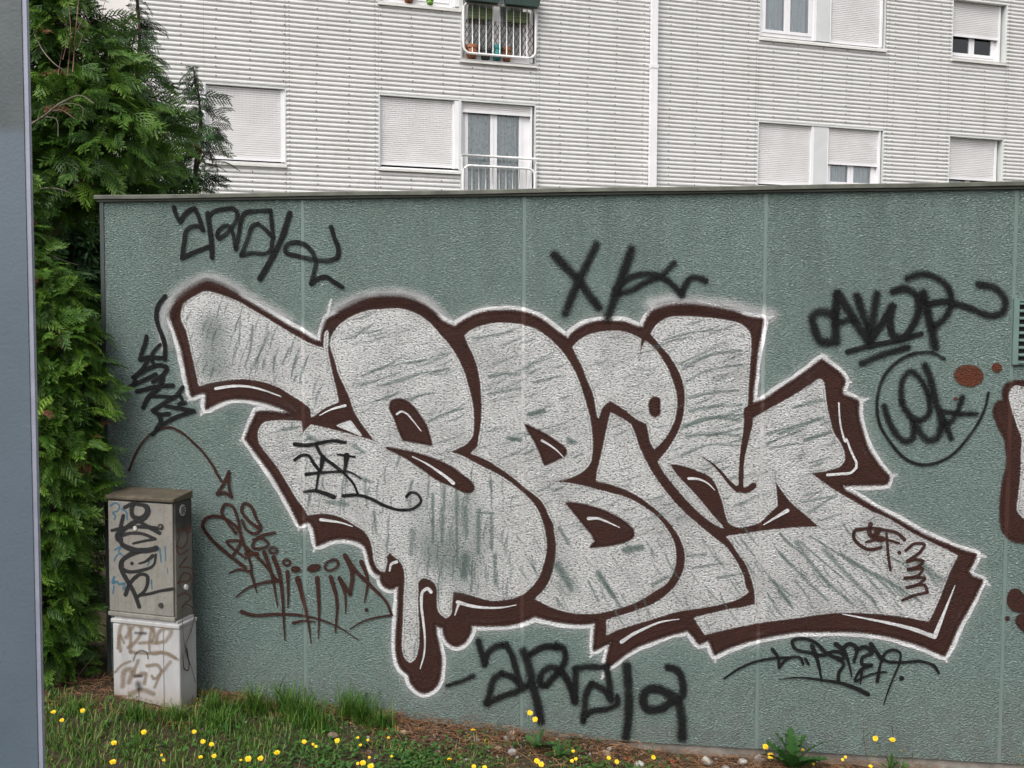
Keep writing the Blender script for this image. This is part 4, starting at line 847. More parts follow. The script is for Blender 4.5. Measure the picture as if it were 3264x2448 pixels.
# writing on the cabinet: on the door plane, on the side plane, on the base
def cab_front(y0):
    O_ = CO + CN * y0
    def f(x, y, o):
        d = ray(x, y); Oo = O_ - CN * o; t = ((Oo - CAM) @ CN) / (d @ CN); q = CAM + d * t - CO; return np.array([q @ CE, q @ CN, q[2]])
    return f
def cab_side(x, y, o):
    Oo = CO + CE * (-.022 + o); d = ray(x, y); t = ((Oo - CAM) @ CE) / (d @ CE); q = CAM + d * t - CO; return np.array([q @ CE, q @ CN, q[2]])
def plain_paint(name, col, rough=.5):
    k = NT(name); e, so, de = k.attr('edge'), k.attr('soft'), k.attr('dens'); v = k.coord('Object')
    a = k.math('ADD', k.math('DIVIDE', e, so), k.math('MULTIPLY', k.math('SUBTRACT', k.noise(v, 300, 2), .5), .8)); a = k.maprange(a, .1, .95)
    a = k.math('MULTIPLY', k.math('MULTIPLY', a, de), k.maprange(k.noise(v, 45, 4, .7), .25, .45, .75, 1.), clamp=True); k.set(col, rough); k.alpha(a); return k.m
M['mblack'] = plain_paint('marker_black', (.010, .010, .011)); M['mblue'] = plain_paint('marker_blue', (.035, .115, .175)); M['mrust'] = plain_paint('marker_rust', (.13, .045, .028)); M['mtan'] = plain_paint('marker_tan', (.21, .155, .105))
fr_ = cab_front(0.)
p = Paint(1, fr_)
for t, a, b in (("C7 205,115 185,180 195,220 240,230 285,195 290,160 240,140 195,135 140,160", 17, 14), ("C7 275,150 295,190 270,230 200,260 130,310 90,350 95,370", 16, 18), ("C7 210,235 280,280 370,330", 13, 13), ("C7 130,215 110,300 100,350 115,370", 13, 13), ("C7 55,312 150,292 250,288 380,298", 11, 13), ("C7 100,350 180,330 260,335 340,368! 250,385 195,398", 14, 8),
                ("C7 105,355 120,400 170,430 250,445 320,438 345,430", 16, 20), ("C7 250,445 160,480 118,520 115,560 150,580 250,575 330,540 345,470", 18, 8), ("C7 235,530 280,515 325,478", 7, 13), ("C7 118,520 120,570 160,650 200,720 235,815", 16, 14), ("C7 145,735 165,680 200,630 250,600 285,610 290,660 270,710 225,750", 15, 10), ("C7 215,745 300,730 380,710 455,698", 9, 12)):
    p.stroke(t, a * .95, b * .95, .4)
p.blob("C7 187,530", 6.5).build('graffiti_tag', M['mblack'], do, 'thick black vertical tag down the cabinet door')
p = Paint(0, fr_)
for t, a in (("C7 45,150 80,130 105,150 90,185 60,195 80,220 70,240", 8), ("C7 120,170 150,190 155,240", 8), ("C7 75,440 120,415 100,450 130,480", 8), ("C7 70,510 85,480 110,460", 7), ("C7 70,620 60,660 90,650 100,665 140,660 130,700 150,690", 11), ("C7 68,680 62,730", 8), ("C7 290,500 300,520 290,540", 9), ("C7 370,430 380,520", 8), ("C7 405,420 412,510", 6), ("C7 420,560 425,600", 4), ("C7 315,640 320,700", 7), ("C7 300,160 310,185", 7)):
    p.stroke(t, a * .75, a * .6, .44, .85)
p.build('graffiti_tag', M['mblue'], do, 'faded blue marker scribbles on the cabinet door')
p = Paint(0, cab_side)
for t, a in (("C7 570,270 565,330 545,300 575,295", 8), ("C7 495,300 540,310 545,400 510,430 485,410 500,360 495,300", 8), ("C7 480,415 500,470 560,440", 8), ("C7 550,490 500,550 540,500", 8), ("C7 500,555 575,560 580,700", 7), ("C7 490,660 540,590 575,610 570,640 500,660 510,690", 9), ("C7 490,745 540,725 575,760 540,790 520,820", 9)):
    p.stroke(t, a * .6, a * .5, .4, .85)
p.build('graffiti_tag', M['mrust'], cb_, 'rust red vertical tag down the cabinet side')
p = Paint(1, cab_front(-.004))
for t, a in (("C4 1060,1590 1050,1450 1080,1350 1120,1340 1140,1400 1150,1600", 30), ("C4 1110,1470 1200,1360 1240,1380 1200,1500 1130,1560", 30), ("C4 1240,1360 1350,1400 1340,1500 1230,1520", 28), ("C4 1340,1520 1450,1500 1500,1400 1440,1390 1390,1440 1380,1520", 28), ("C4 1150,1600 1300,1610 1450,1605 1540,1650", 28), ("C5 920,160 940,60 970,120", 24), ("C5 1190,0 1170,100 1180,200 1310,200 1390,250", 22),
             ("C5 900,350 960,290 1020,265", 22), ("C5 960,460 990,330 1030,330 1010,430", 40), ("C5 1080,260 1050,380 1140,360 1130,440", 30), ("C5 1150,300 1240,300 1260,340 1200,400 1190,380", 26), ("C5 1210,470 1260,360 1330,265", 22), ("C5 1020,520 1120,490 1200,520", 40)):
    p.stroke(t, a * .42, a * .4, .5, .62)
p.build('graffiti_tag', M['mtan'], cb_, 'faded tan tags across the pale cabinet base')
p = Paint(2, cab_front(-.004))
for t, a in (("C5 1045,260 1065,205 1110,180 1150,200 1158,245", 5), ("C5 1080,440 1090,475", 20), ("C5 1060,380 1110,380", 9), ("C5 1060,42 1140,46", 9), ("C5 1085,480 1090,540", 3)):
    p.stroke(t, a, a, .8, .6)
tag(p.build('scuff', M['mblack'], cb_), kind='stuff')
# dark loose cable on the right side of the cabinet
def cside(x, y, o=.012):
    Oo = CO + CE * (.0 + o); d = ray(x, y); t = ((Oo - CAM) @ CE) / (d @ CE); return CAM + d * t
kb = tag(empty('loose_cable', (0, 0, 0)), 'thin dark cable looped down the right side of the cabinet base', 'cable')
M['cable'] = simple('cable_brown', (.045, .028, .022), .6)
def pathpts(txt, f): return [f(x, y) for x, y in catmull(parse(txt), False, 5)]
MB().tube(pathpts("C4 1620,1170 1690,1200 1712,1260 1690,1390 1640,1530 1625,1600 C5 1440,200 1436,270 1450,330 1470,340 1482,300 1470,220 1455,150", cside), .0026, 6).build('cable_loop', M['cable'], kb, True)
MB().tube(pathpts("C4 1605,1190 1608,1330 1615,1450 1630,1560 1655,1660", cside), .0012, 5).build('strand', M['cable'], kb, True)
MB().tube(pathpts("C5 1465,160 1480,250 1510,350 1530,430", cside), .0012, 5).build('strand', M['cable'], kb, True)
# ================================================================== ground
k = NT('ground_soil'); v = k.coord('Object'); n1 = k.noise(v, 5, 6, .65); n2 = k.noise(v, 70, 5, .7)
b = k.ramp(n2, [(.3, (.022, .016, .011)), (.55, (.060, .042, .027)), (.75, (.115, .085, .058))]); b = k.mix(k.maprange(n1, .5, .62, 0, .6), b, (.030, .042, .014))
k.set(b, .95, 0, .2); k.bump(k.noise(v, 55, 5, .7), .8, .012); M['ground'] = k.m
gx = np.unique(np.round(np.concatenate([np.linspace(-60, -5, 12), np.arange(-5, 4.5, .06), np.linspace(4.6, 60, 14)]), 3)); gy = np.unique(np.round(np.concatenate([np.linspace(-60, -3.2, 14), np.arange(-3, .4, .05), np.linspace(.5, 60, 16)]), 3))
V = np.array([(x, y, gz(x, y) + (.010 * noise.noise(Vector((x * 14, y * 14, 0))) if abs(x) < 5 and -3 < y < .4 else 0)) for y in gy for x in gx])
nx = len(gx); Q = np.array([(j * nx + i, j * nx + i + 1, (j + 1) * nx + i + 1, (j + 1) * nx + i) for j in range(len(gy) - 1) for i in range(nx - 1)])
tag(np_mesh('ground', V, Q, M['ground'], None, True), kind='structure')

def vnoise(x, y, s=1., o=0.): return noise.noise(Vector((x * s, y * s, o)))
def tone_mat(name, stops, rough=.55, trans=.25, spec=.3):
    k = NT(name); v = k.coord('Object'); t = k.math('ADD', k.attr('tone'), k.math('MULTIPLY', k.math('SUBTRACT', k.noise(v, 20, 3), .5), .25))
    b = k.ramp(t, stops); k.set(b, rough, 0, spec)
    if trans:
        tl = k.n('ShaderNodeBsdfTranslucent'); k.l(b, tl.inputs[0]); mx = k.n('ShaderNodeMixShader'); mx.inputs[0].default_value = trans
        k.l(k.p.outputs[0], mx.inputs[1]); k.l(tl.outputs[0], mx.inputs[2]); k.l(mx.outputs[0], k.out.inputs[0])
    return k.m
M['grass'] = tone_mat('grass_blades', [(0, (.014, .045, .006)), (.45, (.040, .115, .012)), (.75, (.105, .195, .026)), (.9, (.19, .20, .06)), (1, (.26, .21, .10))])
M['needle'] = tone_mat('dry_needles', [(0, (.055, .026, .014)), (.5, (.16, .075, .035)), (1, (.30, .17, .085))], .7, 0)
M['weed'] = tone_mat('weed_leaves', [(0, (.018, .055, .014)), (.5, (.045, .125, .024)), (1, (.10, .20, .04))])
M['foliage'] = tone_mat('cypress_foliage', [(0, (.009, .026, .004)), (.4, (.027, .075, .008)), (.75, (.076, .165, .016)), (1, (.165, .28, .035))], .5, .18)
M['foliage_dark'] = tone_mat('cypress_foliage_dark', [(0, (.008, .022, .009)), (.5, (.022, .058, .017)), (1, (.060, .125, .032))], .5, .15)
M['deadfol'] = tone_mat('dead_foliage', [(0, (.045, .018, .010)), (.5, (.12, .045, .022)), (1, (.22, .095, .05))], .7, .1)
M['bark'] = simple('bark', (.085, .06, .045), .9, 0, .35, 20, .5, 60); M['twig'] = simple('pale_twig', (.13, .105, .08), .8, 0, .3, 30)

# ------------------------------------------------------------------ grass
def blades(name, P, H, W, tone, lean=.5):
    n = len(P); th = rng.uniform(0, 2 * np.pi, n); d = np.stack([np.cos(th), np.sin(th), np.zeros(n)], 1); sd_ = np.stack([-d[:, 1], d[:, 0], np.zeros(n)], 1)
    L = rng.uniform(.1, 1., n) * lean; V = np.zeros((n, 8, 3)); T = np.zeros((n, 8))
    for i, t in enumerate((0, .4, .75, 1.)):
        c = P + np.outer(H * t, [0, 0, 1]) * (1 - .25 * (L * t)[:, None]) + d * (H * L * t ** 1.8)[:, None]
        w_ = W * (1, .9, .6, .06)[i] * .5
        V[:, 2 * i] = c - sd_ * w_[:, None]; V[:, 2 * i + 1] = c + sd_ * w_[:, None]; T[:, 2 * i] = T[:, 2 * i + 1] = tone + .12 * (t - .4)
    b = np.arange(n)[:, None] * 8; Q = np.concatenate([b + np.array([[2 * i, 2 * i + 1, 2 * i + 3, 2 * i + 2]]) for i in range(3)], 0)
    return np_mesh(name, V.reshape(-1, 3), Q, M['grass'], None, True, {'tone': T.ravel()})
P = []; H = []; W = []; T = []
tuss = [(-1.33, -.22, .085, .13), (-1.18, -.13, .07, .17), (-1.02, -.09, .09, .20), (-.93, -.15, .08, .15), (-.74, -.07, .07, .19), (-.68, -.10, .06, .16), (-1.45, -.35, .1, .10), (-.86, -.22, .1, .12), (-1.25, -.33, .12, .11), (-1.9, -.42, .1, .07), (-1.62, -.40, .1, .10), (-.58, -.14, .05, .12)]
for cx2, cy2, rr_, hh in tuss:
    for _ in range(190):
        a, q = random.uniform(0, 6.283), abs(random.gauss(0, .6)) * rr_; x, y = cx2 + q * math.cos(a), cy2 + q * math.sin(a) * .7
        if y > -.015: continue
        P.append((x, y, gz(x, y) - .004)); H.append(hh * random.uniform(.25, 1.0) * (1.35 if random.random() < .08 else 1)); W.append(random.uniform(.0028, .0065)); T.append(min(1, max(0, random.gauss(.50, .16))))
cnt = 0
while cnt < 26000:
    x, y = random.uniform(-3.0, .75), random.uniform(-1.7, -.02)
    if -1.87 < x < -1.48 and -.26 < y < -.1: continue
    near = -y; c = vnoise(x, y, 3.2) * .6 + vnoise(x, y, 9, 3) * .7
    bare = 0
    if x > -.62: bare = max(0, .34 + .05 * vnoise(x, y, 5) - near) * 6                            # needle and stone strip by the wall
    elif near < .05: bare = .6
    if y > -.30 and x < -1.5: bare = max(bare, .75)                                              # under the conifer
    dens = .62 + .9 * c - bare + (.15 if x < -.6 else -.12)
    if random.random() > dens: continue
    P.append((x, y, gz(x, y) - .004)); H.append(random.uniform(.018, .05) * (1.15 if x < -.9 else .85) * (1 + .5 * c)); W.append(random.uniform(.0028, .0058)); T.append(min(1, max(0, random.gauss(.56, .20) + (.3 if random.random() < .10 else 0)))); cnt += 1
tag(blades('grass', np.array(P), np.array(H), np.array(W), np.array(T), .9), 'short uneven lawn grass with taller tufts against the wall', kind='stuff')

# ------------------------------------------------------------------ low leafy weeds between the grass
V = []; Q = []; T = []
def leafquad(p, d, up, l, w_):
    sd_ = np.cross(d, up); sd_ /= np.linalg.norm(sd_) + 1e-9; b = len(V)
    V.extend([p, p + d * l * .5 + sd_ * w_ + up * l * .1, p + d * l, p + d * l * .5 - sd_ * w_ + up * l * .1]); Q.append((b, b + 1, b + 2, b + 3))
c_ = 0
while c_ < 5200:
    x, y = random.uniform(-1.9, .9), random.uniform(-.75, -.03)
    e_ = vnoise(x, y, 4.5, 9) * .6 + vnoise(x, y, 12, 2) * .4
    if random.random() > (.22 + e_ * 1.3 + (-y - .26) * 1.6) * min(1, max(.10, (x + 1.25) / .8)): continue
    z = gz(x, y) + random.uniform(.004, .03); a = random.uniform(0, 6.283); d = np.array([math.cos(a), math.sin(a), random.uniform(-.2, .6)]); d /= np.linalg.norm(d)
    l = random.uniform(.012, .032); leafquad(np.array([x, y, z]), d, np.array([0, 0, 1.]), l, l * random.uniform(.18, .38)); T += [min(1, max(0, random.gauss(.5, .2)))] * 4; c_ += 1
tag(np_mesh('ground_weeds', np.array(V), np.array(Q), M['weed'], None, False, {'tone': T}), 'small leafy weeds creeping between grass and stones', kind='stuff')

# ------------------------------------------------------------------ fallen conifer needles and grit
V = []; Q = []; T = []; c_ = 0
while c_ < 8500:
    if c_ < 1500: x, y = random.uniform(-2.8, -1.35), random.uniform(-.42, -.01)
    elif c_ < 2600: x, y = random.uniform(-1.45, -.5), -abs(random.gauss(0, .055)) - .008
    else: x, y = random.uniform(-.62, 2.9), -abs(random.gauss(0, .16)) - .006
    if y < -.6: continue
    m_ = math.exp(-((y + .0) / .09) ** 2) * .03 * (1 if x > -1.3 else .3)
    z = gz(x, y) + random.uniform(.002, .022) + m_ * random.random(); a = random.uniform(0, 6.283); l = random.uniform(.025, .085); tl = random.uniform(-.22, .22)
    d = np.array([math.cos(a), math.sin(a) * .8, tl]); s_ = np.array([-math.sin(a), math.cos(a), .3]) * random.uniform(.0007, .0014)
    p0 = np.array([x, y, z]) - d * l / 2; p1 = p0 + d * l; pm = (p0 + p1) / 2 + np.array([random.uniform(-.006, .006), random.uniform(-.006, .006), random.uniform(0, .008)])
    if max(p0[1], p1[1], pm[1]) > -.002: continue
    b = len(V); V += [p0 - s_, p0 + s_, pm + s_, pm - s_, p1 + s_, p1 - s_]; Q += [(b, b + 1, b + 2, b + 3), (b + 3, b + 2, b + 4, b + 5)]; T += [min(1, max(0, random.gauss(.5, .22)))] * 6; c_ += 1
tag(np_mesh('needle_litter', np.array(V), np.array(Q), M['needle'], None, False, {'tone': T}), 'rust brown fallen needles along the foot of the wall', kind='stuff')
k = NT('grit'); t = k.attr('tone'); k.set(k.ramp(t, [(0, (.05, .04, .032)), (.4, (.13, .105, .08)), (.8, (.22, .19, .16)), (1, (.34, .33, .32))]), .9); M['grit'] = k.m
def rock_arrays(seed, sub=1):
    bm = bmesh.new(); bmesh.ops.create_icosphere(bm, subdivisions=sub, radius=1); r_ = random.Random(seed)
    pl_ = [(Vector((r_.gauss(0, 1), r_.gauss(0, 1), r_.gauss(0, 1))).normalized(), r_.uniform(.5, .85)) for _ in range(7)]
    for v_ in bm.verts:
        for nn, dd in pl_:
            q = v_.co.dot(nn)
            if q > dd: v_.co -= nn * (q - dd) * .85
        v_.co *= 1 + .12 * noise.noise(v_.co * 2.3 + Vector((seed, 0, 0)))
    V_ = np.array([v_.co[:] for v_ in bm.verts]); F_ = np.array([[l.index for l in f.verts] for f in bm.faces]); bm.free(); return V_, F_
VV = []; FF = []; TT = []; off = 0; rk = [rock_arrays(i, 1) for i in range(6)]; c_ = 0
while c_ < 1300:
    x, y = random.uniform(-.6, 2.4), -abs(random.gauss(0, .19)) - .015
    if c_ < 200: x, y = random.uniform(-1.5, -.5), -abs(random.gauss(0, .10)) - .02
    if y < -.55: continue
    V_, F_ = rk[c_ % 6]; s_ = random.uniform(.0035, .011) * (1.6 if random.random() < .1 else 1); a = random.uniform(0, 6.28); ca2, sa2 = math.cos(a), math.sin(a)
    W_ = V_ * np.array([1, .8, .55]) * s_; W_ = np.stack([W_[:, 0] * ca2 - W_[:, 1] * sa2, W_[:, 0] * sa2 + W_[:, 1] * ca2, W_[:, 2]], 1) + np.array([x, y, gz(x, y) + s_ * .25])
    if W_[:, 1].max() > -.001: continue
    VV.append(W_); FF.append(F_ + off); off += len(W_); TT += [random.random()] * len(W_); c_ += 1
tag(np_mesh('gravel', np.concatenate(VV), np.concatenate(FF), M['grit'], None, False, {'tone': TT}), 'loose grit and pebbles under the needles', kind='stuff')

# ------------------------------------------------------------------ single stones and rubble one can point at
def stone_mat(name, c): return simple(name, c, .9, 0, .28, 45, .5, 160)
SM = {'grey': stone_mat('stone_grey', (.25, .245, .25)), 'pale': stone_mat('stone_pale', (.36, .345, .31)), 'brown': stone_mat('stone_brown', (.135, .10, .07)), 'tan': stone_mat('stone_tan', (.24, .18, .12)), 'red': stone_mat('brick_red', (.27, .075, .035)), 'dark': stone_mat('stone_dark', (.06, .06, .065)), 'conc': stone_mat('concrete_chunk', (.25, .235, .22))}
STONES = [("F3 705,522", 36, 28, 'grey', 'rounded grey stone at the grass edge left of the tall yellow flowers'), ("F3 703,402", 42, 22, 'pale', 'flat pale block leaning at the wall joint'), ("F3 205,522", 30, 20, 'brown', 'flat brown stone in the needles left of the middle'), ("F3 612,492", 32, 14, 'tan', 'long tan stone lying on the needles'),
 ("F3 578,378", 34, 18, 'brown', 'brown clod of earth against the foot of the wall'), ("F3 470,440", 18, 16, 'grey', 'small pinkish grey stone behind the long bare flower stalks'), ("F2 205,196", 24, 14, 'dark', 'dark pebble by the wall right of the cabinet'), ("F2 765,412", 44, 30, 'brown', 'brown stone half sunk in the tall grass'), ("F2 1238,392", 36, 24, 'tan', 'tan brown stone near the needle bank'), ("F2 1000,428", 20, 18, 'conc', 'small grey brown stone beside the little yellow flowers'),
 ("F4 752,368", 46, 34, 'pale', 'large pale angular stone among the rubble'), ("F4 985,335", 42, 24, 'pale', 'pale flat stone touching the concrete plinth'), ("F4 1100,350", 46, 44, 'conc', 'concrete lump at the foot of the joint near the sow thistle'), ("F4 515,370", 30, 18, 'red', 'smooth red brick fragment in the rubble'), ("F4 240,350", 28, 14, 'red', 'long terracotta shard on the needles'), ("F4 285,395", 44, 30, 'pale', 'whitish stone cut off by the bottom edge'),
 ("F4 720,323", 24, 9, 'red', 'thin red shard right under the plinth'), ("F4 92,266", 22, 18, 'pale', 'small pale stone at the start of the bare plinth'), ("F4 70,320", 34, 34, 'tan', 'tan clod left in the rubble'), ("F4 870,412", 34, 16, 'conc', 'grey stone at the bottom edge under the plinth'), ("F4 420,385", 30, 28, 'brown', 'brown stone beside a single yellow flower'), ("F4 200,352", 20, 14, 'red', 'little brick chip left of the terracotta shard'),
 ("F5 55,592", 48, 24, 'tan', 'tan stone near the lower right flowers'), ("F5 480,572", 34, 24, 'grey', 'grey stone under the sow thistle'), ("F1 1222,246", 18, 13, 'tan', 'small tan stone in the grass right of the cabinet'), ("F3 150,596", 28, 14, 'brown', 'brown pebble low in the clover'), ("F4 620,330", 22, 14, 'conc', 'grey chip between the red fragments')]
for i, (t, rx, rz, m_, lab) in enumerate(STONES):
    x, y, _ = parse(t)[0]; sc_f = REG[t.split()[0]][2]; P0 = at_ground(x, y + rz / sc_f * .6); dep = (P0 - CAM) @ ROT[2]; a = rx / sc_f / FPX * dep; h = rz / sc_f / FPX * dep
    V_, F_ = rock_arrays(50 + i, 2); V_ = V_ * np.array([a, a * .75, h])
    yy = min(P0[1], -.006 - a * .76)
    o = np_mesh('stone', V_, F_, SM[m_]); o.location = (P0[0], yy, gz(P0[0], yy) + h * .45); o.rotation_euler = (random.uniform(-.12, .12), random.uniform(-.15, .15), 0)
    tag(o, lab, 'stone', 'stones and rubble along the wall foot')

# ================================================================== conifers
def spray_arrays(seed):
    r_ = np.random.default_rng(seed); V = []; Q = []; T = []
    def twig(p0, p1, w0, w1, n_, t0, t1):
        d = p1 - p0; s_ = np.cross(d, n_); s_ /= np.linalg.norm(s_) + 1e-9; b = len(V)
        V.extend([p0 - s_ * w0, p0 + s_ * w0, p1 + s_ * w1, p1 - s_ * w1]); T.extend([t0, t0, t1, t1]); Q.append((b, b + 1, b + 2, b + 3))
    def axis(t): return np.array([t * (1 - .10 * t), .05 * math.sin(t * 2.5 + seed), .10 * t - .42 * t ** 2.2])
    for i in range(4): twig(axis(i / 4), axis((i + 1) / 4), .016 * (1 - i / 5), .016 * (1 - (i + 1) / 5), np.array([0, 0, 1.]), .2 + .1 * i, .3 + .12 * i)
    nb = 8
    for i in range(nb):
        t = .10 + .86 * i / nb
        for sg in (-1, 1):
            L = .40 * (1 - .72 * t) * r_.uniform(.75, 1.15); p0 = axis(t + .03 * (sg > 0)); dirn = np.array([.72, sg * .75, -.16 - .25 * t]); dirn /= np.linalg.norm(dirn); nrm = np.array([r_.normal(0, .25), r_.normal(0, .25), 1.])
            pm = p0 + dirn * L * .55; p1 = p0 + dirn * L + np.array([.03, 0, -.16 * L])
            twig(p0, pm, .015, .013, nrm, .35, .5); twig(pm, p1, .013, .004, nrm, .5, .85)
            ns = 3 if L > .16 else 2
            for j in range(ns):
                q = .25 + .65 * j / ns; c = p0 + (p1 - p0) * q
                for s2 in (-1, 1):
                    dd = dirn * .75 + s2 * np.array([sg * .65, -.65 * 1, 0]) * .62 + np.array([.05, 0, -.2 - r_.uniform(0, .25)]); dd /= np.linalg.norm(dd)
                    twig(c, c + dd * L * .40 * (1 - .5 * q) * r_.uniform(.7, 1.2), .0125, .0035, nrm, .5, .95)
    return np.array(V), np.array(Q), np.array(T)
SPR = [spray_arrays(s_) for s_ in (1, 5, 9)]
def place_sprays(name, items, mat, parent):
    """items: (pos, outward direction, size, tone shift, roll)"""
    VV = []; QQ = []; TT = []; off = 0
    for i, (p, d, s_, tn, roll) in enumerate(items):
        V_, Q_, T_ = SPR[i % 3]; d = d / np.linalg.norm(d); up = np.array([0, 0, 1.]); y_ = np.cross(up, d); y_ /= np.linalg.norm(y_) + 1e-9; z_ = np.cross(d, y_)
        c, s2 = math.cos(roll), math.sin(roll); y2 = y_ * c + z_ * s2; z2 = -y_ * s2 + z_ * c
        W_ = (V_[:, :1] * d + V_[:, 1:2] * y2 + V_[:, 2:] * z2) * s_ + p
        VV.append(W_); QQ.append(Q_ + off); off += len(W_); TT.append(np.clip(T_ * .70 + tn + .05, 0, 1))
    return np_mesh(name, np.concatenate(VV), np.concatenate(QQ), mat, parent, False, {'tone': np.concatenate(TT)})
def inside(p): return p[0] > WL - .01 and p[1] > -.045 and p[2] < 2.60
def conifer(rows, Y, n, mat, label, size=(.16, .30), tone=(.10, .16), seed=1, dead=40, inner=.3, group='conifers at the left end of the wall', trunk_r=.05):
    r_ = np.random.default_rng(seed)
    ax = []                                         # (z, X, radius)
    for yp, xl, xr in rows:
        A, B = at_y(xl, yp, Y), at_y(xr, yp, Y); ax.append(((A[2] + B[2]) / 2, (A[0] + B[0]) / 2, abs(B[0] - A[0]) / 2))
    ax.sort(); zs = np.array([a[0] for a in ax]); xs = np.array([a[1] for a in ax]); rs = np.array([a[2] for a in ax])
    zz = np.linspace(zs[0], zs[-1], 200); wgt = np.interp(zz, zs, rs) + .04; wgt /= wgt.sum()
    g0 = gz(xs[0], min(Y, 0)); root = tag(empty('conifer', (0, 0, 0)), label, 'conifer', group)
    tp = [(xs[0], Y, g0 - .1)] + [(np.interp(z, zs, xs), Y + .03 * math.sin(z * 3), z) for z in np.linspace(max(zs[0], g0 + .2), zs[-1] - .02, 14)]
    MB().tube(tp, list(np.linspace(trunk_r, .006, len(tp))), 8).build('trunk', M['bark'], root, True)
    items = []; dd = []; lm = MB(); nl = 0
    for i in range(n * 3):
        if len(items) >= n: break
        z = r_.choice(zz, p=wgt) + r_.normal(0, .01); R_ = np.interp(z, zs, rs); X0 = np.interp(z, zs, xs); th = r_.uniform(0, 2 * np.pi)
        if math.sin(th) > .25 and r_.random() < .55: continue            # fewer on the far side
        q = r_.uniform(inner, 1.) ** .6; lump = 1 + .22 * noise.noise(Vector((th * 1.4, z * 3.2, seed)))
        s_ = r_.uniform(*size) * (.75 + .5 * min(1, R_ / .4)); th2 = th + r_.normal(0, .5); d = np.array([math.cos(th2), math.sin(th2), r_.uniform(-.75, .4)])
        rr_ = max(.0, R_ * lump * q - s_ * .72); p = np.array([X0 + rr_ * math.cos(th), Y + rr_ * math.sin(th), z + .18 * s_])
        tip = p + d / np.linalg.norm(d) * s_
        if inside(p) or inside(tip) or inside((p + tip) / 2): continue
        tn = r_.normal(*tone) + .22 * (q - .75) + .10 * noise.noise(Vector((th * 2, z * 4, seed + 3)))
        if len(dd) < dead and r_.random() < .06: dd.append((p, d, s_ * .8, r_.uniform(.0, .35), r_.normal(0, .4)))
        else: items.append((p, d, s_, tn - .05, r_.normal(0, .75)))
        if nl < 60 and r_.random() < .25:
            nl += 1; lm.tube([(X0, Y, z - .10), (X0 + rr_ * .5 * math.cos(th), Y + rr_ * .5 * math.sin(th), z - .02), tuple(p)], [.011, .007, .003], 5)
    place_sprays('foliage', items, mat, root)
    if dd: place_sprays('dead_foliage', dd, M['deadfol'], root)
    if nl: tag(lm.build('limbs', M['bark'], root, True), kind='stuff')
    return root
t1 = conifer([(560, 20, 150), (640, 20, 160), (720, 10, 150), (830, 0, 195), (930, -20, 300), (1060, -40, 385), (1250, -60, 420), (1450, -60, 415), (1560, -60, 400), (1700, -60, 345), (1900, -60, 335), (2050, -60, 345), (2140, -40, 300)], -.06, 2100, M['foliage'],
     'bright green conifer hedge bush beside the wall end, behind the post', (.08, .19), (.13, .17), 3, 60)
t2 = conifer([(-420, 40, 200), (-200, 20, 290), (0, 0, 330), (120, -10, 440), (260, -20, 545), (400, -30, 625), (520, -40, 640), (640, -40, 590), (690, -40, 340), (760, -40, 190), (920, -60, 165), (1060, -60, 300), (1300, -60, 360), (1800, -60, 350), (2100, -40, 330)], 1.05, 3000, M['foliage'],
     'broad conifer rising above the left end of the wall', (.11, .25), (.10, .16), 8, 110, .12, trunk_r=.08)
t3 = conifer([(205, 606, 622), (250, 585, 650), (330, 560, 730), (420, 540, 745), (520, 520, 735), (600, 520, 725), (720, 520, 720), (1000, 500, 720), (1500, 520, 700)], 3.55, 480, M['foliage_dark'],
     'slim dark conifer with a spire tip in front of the shuttered window', (.14, .30), (.16, .16), 12, 6, .1)
t4 = conifer([(-20, 425, 440), (40, 400, 485), (100, 370, 520), (170, 330, 545), (260, 310, 560), (360, 320, 580), (470, 380, 600), (640, 380, 620), (1000, 380, 600), (1500, 380, 600)], 3.5, 380, M['foliage_dark'],
     'thin conifer leader standing before the pale end wall', (.14, .30), (.22, .16), 15, 22, .1)
t5 = conifer([(300, 60, 330), (500, 40, 350), (640, 40, 362), (900, 40, 362), (1300, 60, 345), (1500, 100, 340)], 2.6, 1700, M['foliage_dark'],
     'conifer added as dark backing behind the green bush, shade put into its colour', (.26, .46), (-.05, .08), 21, 4, .0)  # added to darken the gap; near-black tone stands in for deep shade
# bare grey limbs and reddish twigs that show in front of the foliage
def twigs(par, specs, Y, mat, name):
    for t, r0, r1 in specs:
        c = catmull([(float(a), float(b), False) for a, b in (q.split(',') for q in t.split())], False, 14); MB().tube([at_y(x, y, Y + .04 * math.sin(i * .5)) for i, (x, y) in enumerate(c)], list(np.linspace(r0 * .62, r1 * .62, len(c))), 5).build(name, mat, par, True)
twigs(t2, [("108,95 130,150 170,200 232,242", .006, .003), ("60,420 140,370 200,325 260,305 300,330", .013, .003), ("150,360 190,350 240,380", .005, .002), ("170,345 215,330 265,345 262,375", .004, .0015), ("120,375 180,380 185,435", .005, .002), ("60,640 140,600 230,620 262,650", .008, .002), ("95,720 110,660 150,610", .004, .002), ("140,800 200,830 250,845", .004, .002)], .12, M['twig'], 'bare_limb')
twigs(t2, [("232,230 240,120 250,0 255,-60", .005, .003), ("215,240 225,100 215,-20", .004, .002), ("240,110 262,60 280,-10", .003, .0015), ("243,95 270,80 290,40", .002, .001), ("200,190 215,120 200,40", .003, .001), ("250,150 275,90 300,60", .003, .001), ("325,60 330,20 345,-20", .003, .0015), ("185,240 200,150", .003, .002)], .5, simple('red_twig', (.15, .07, .055), .8), 'bare_twig')
twigs(t1, [("395,1305 420,1340 450,1358 466,1390", .0028, .0010), ("280,1250 330,1210 360,1190", .005, .003), ("260,1110 290,1060 320,1030", .004, .002), ("215,2200 260,2140 300,2090", .006, .003)], -.10, M['twig'], 'bare_limb')

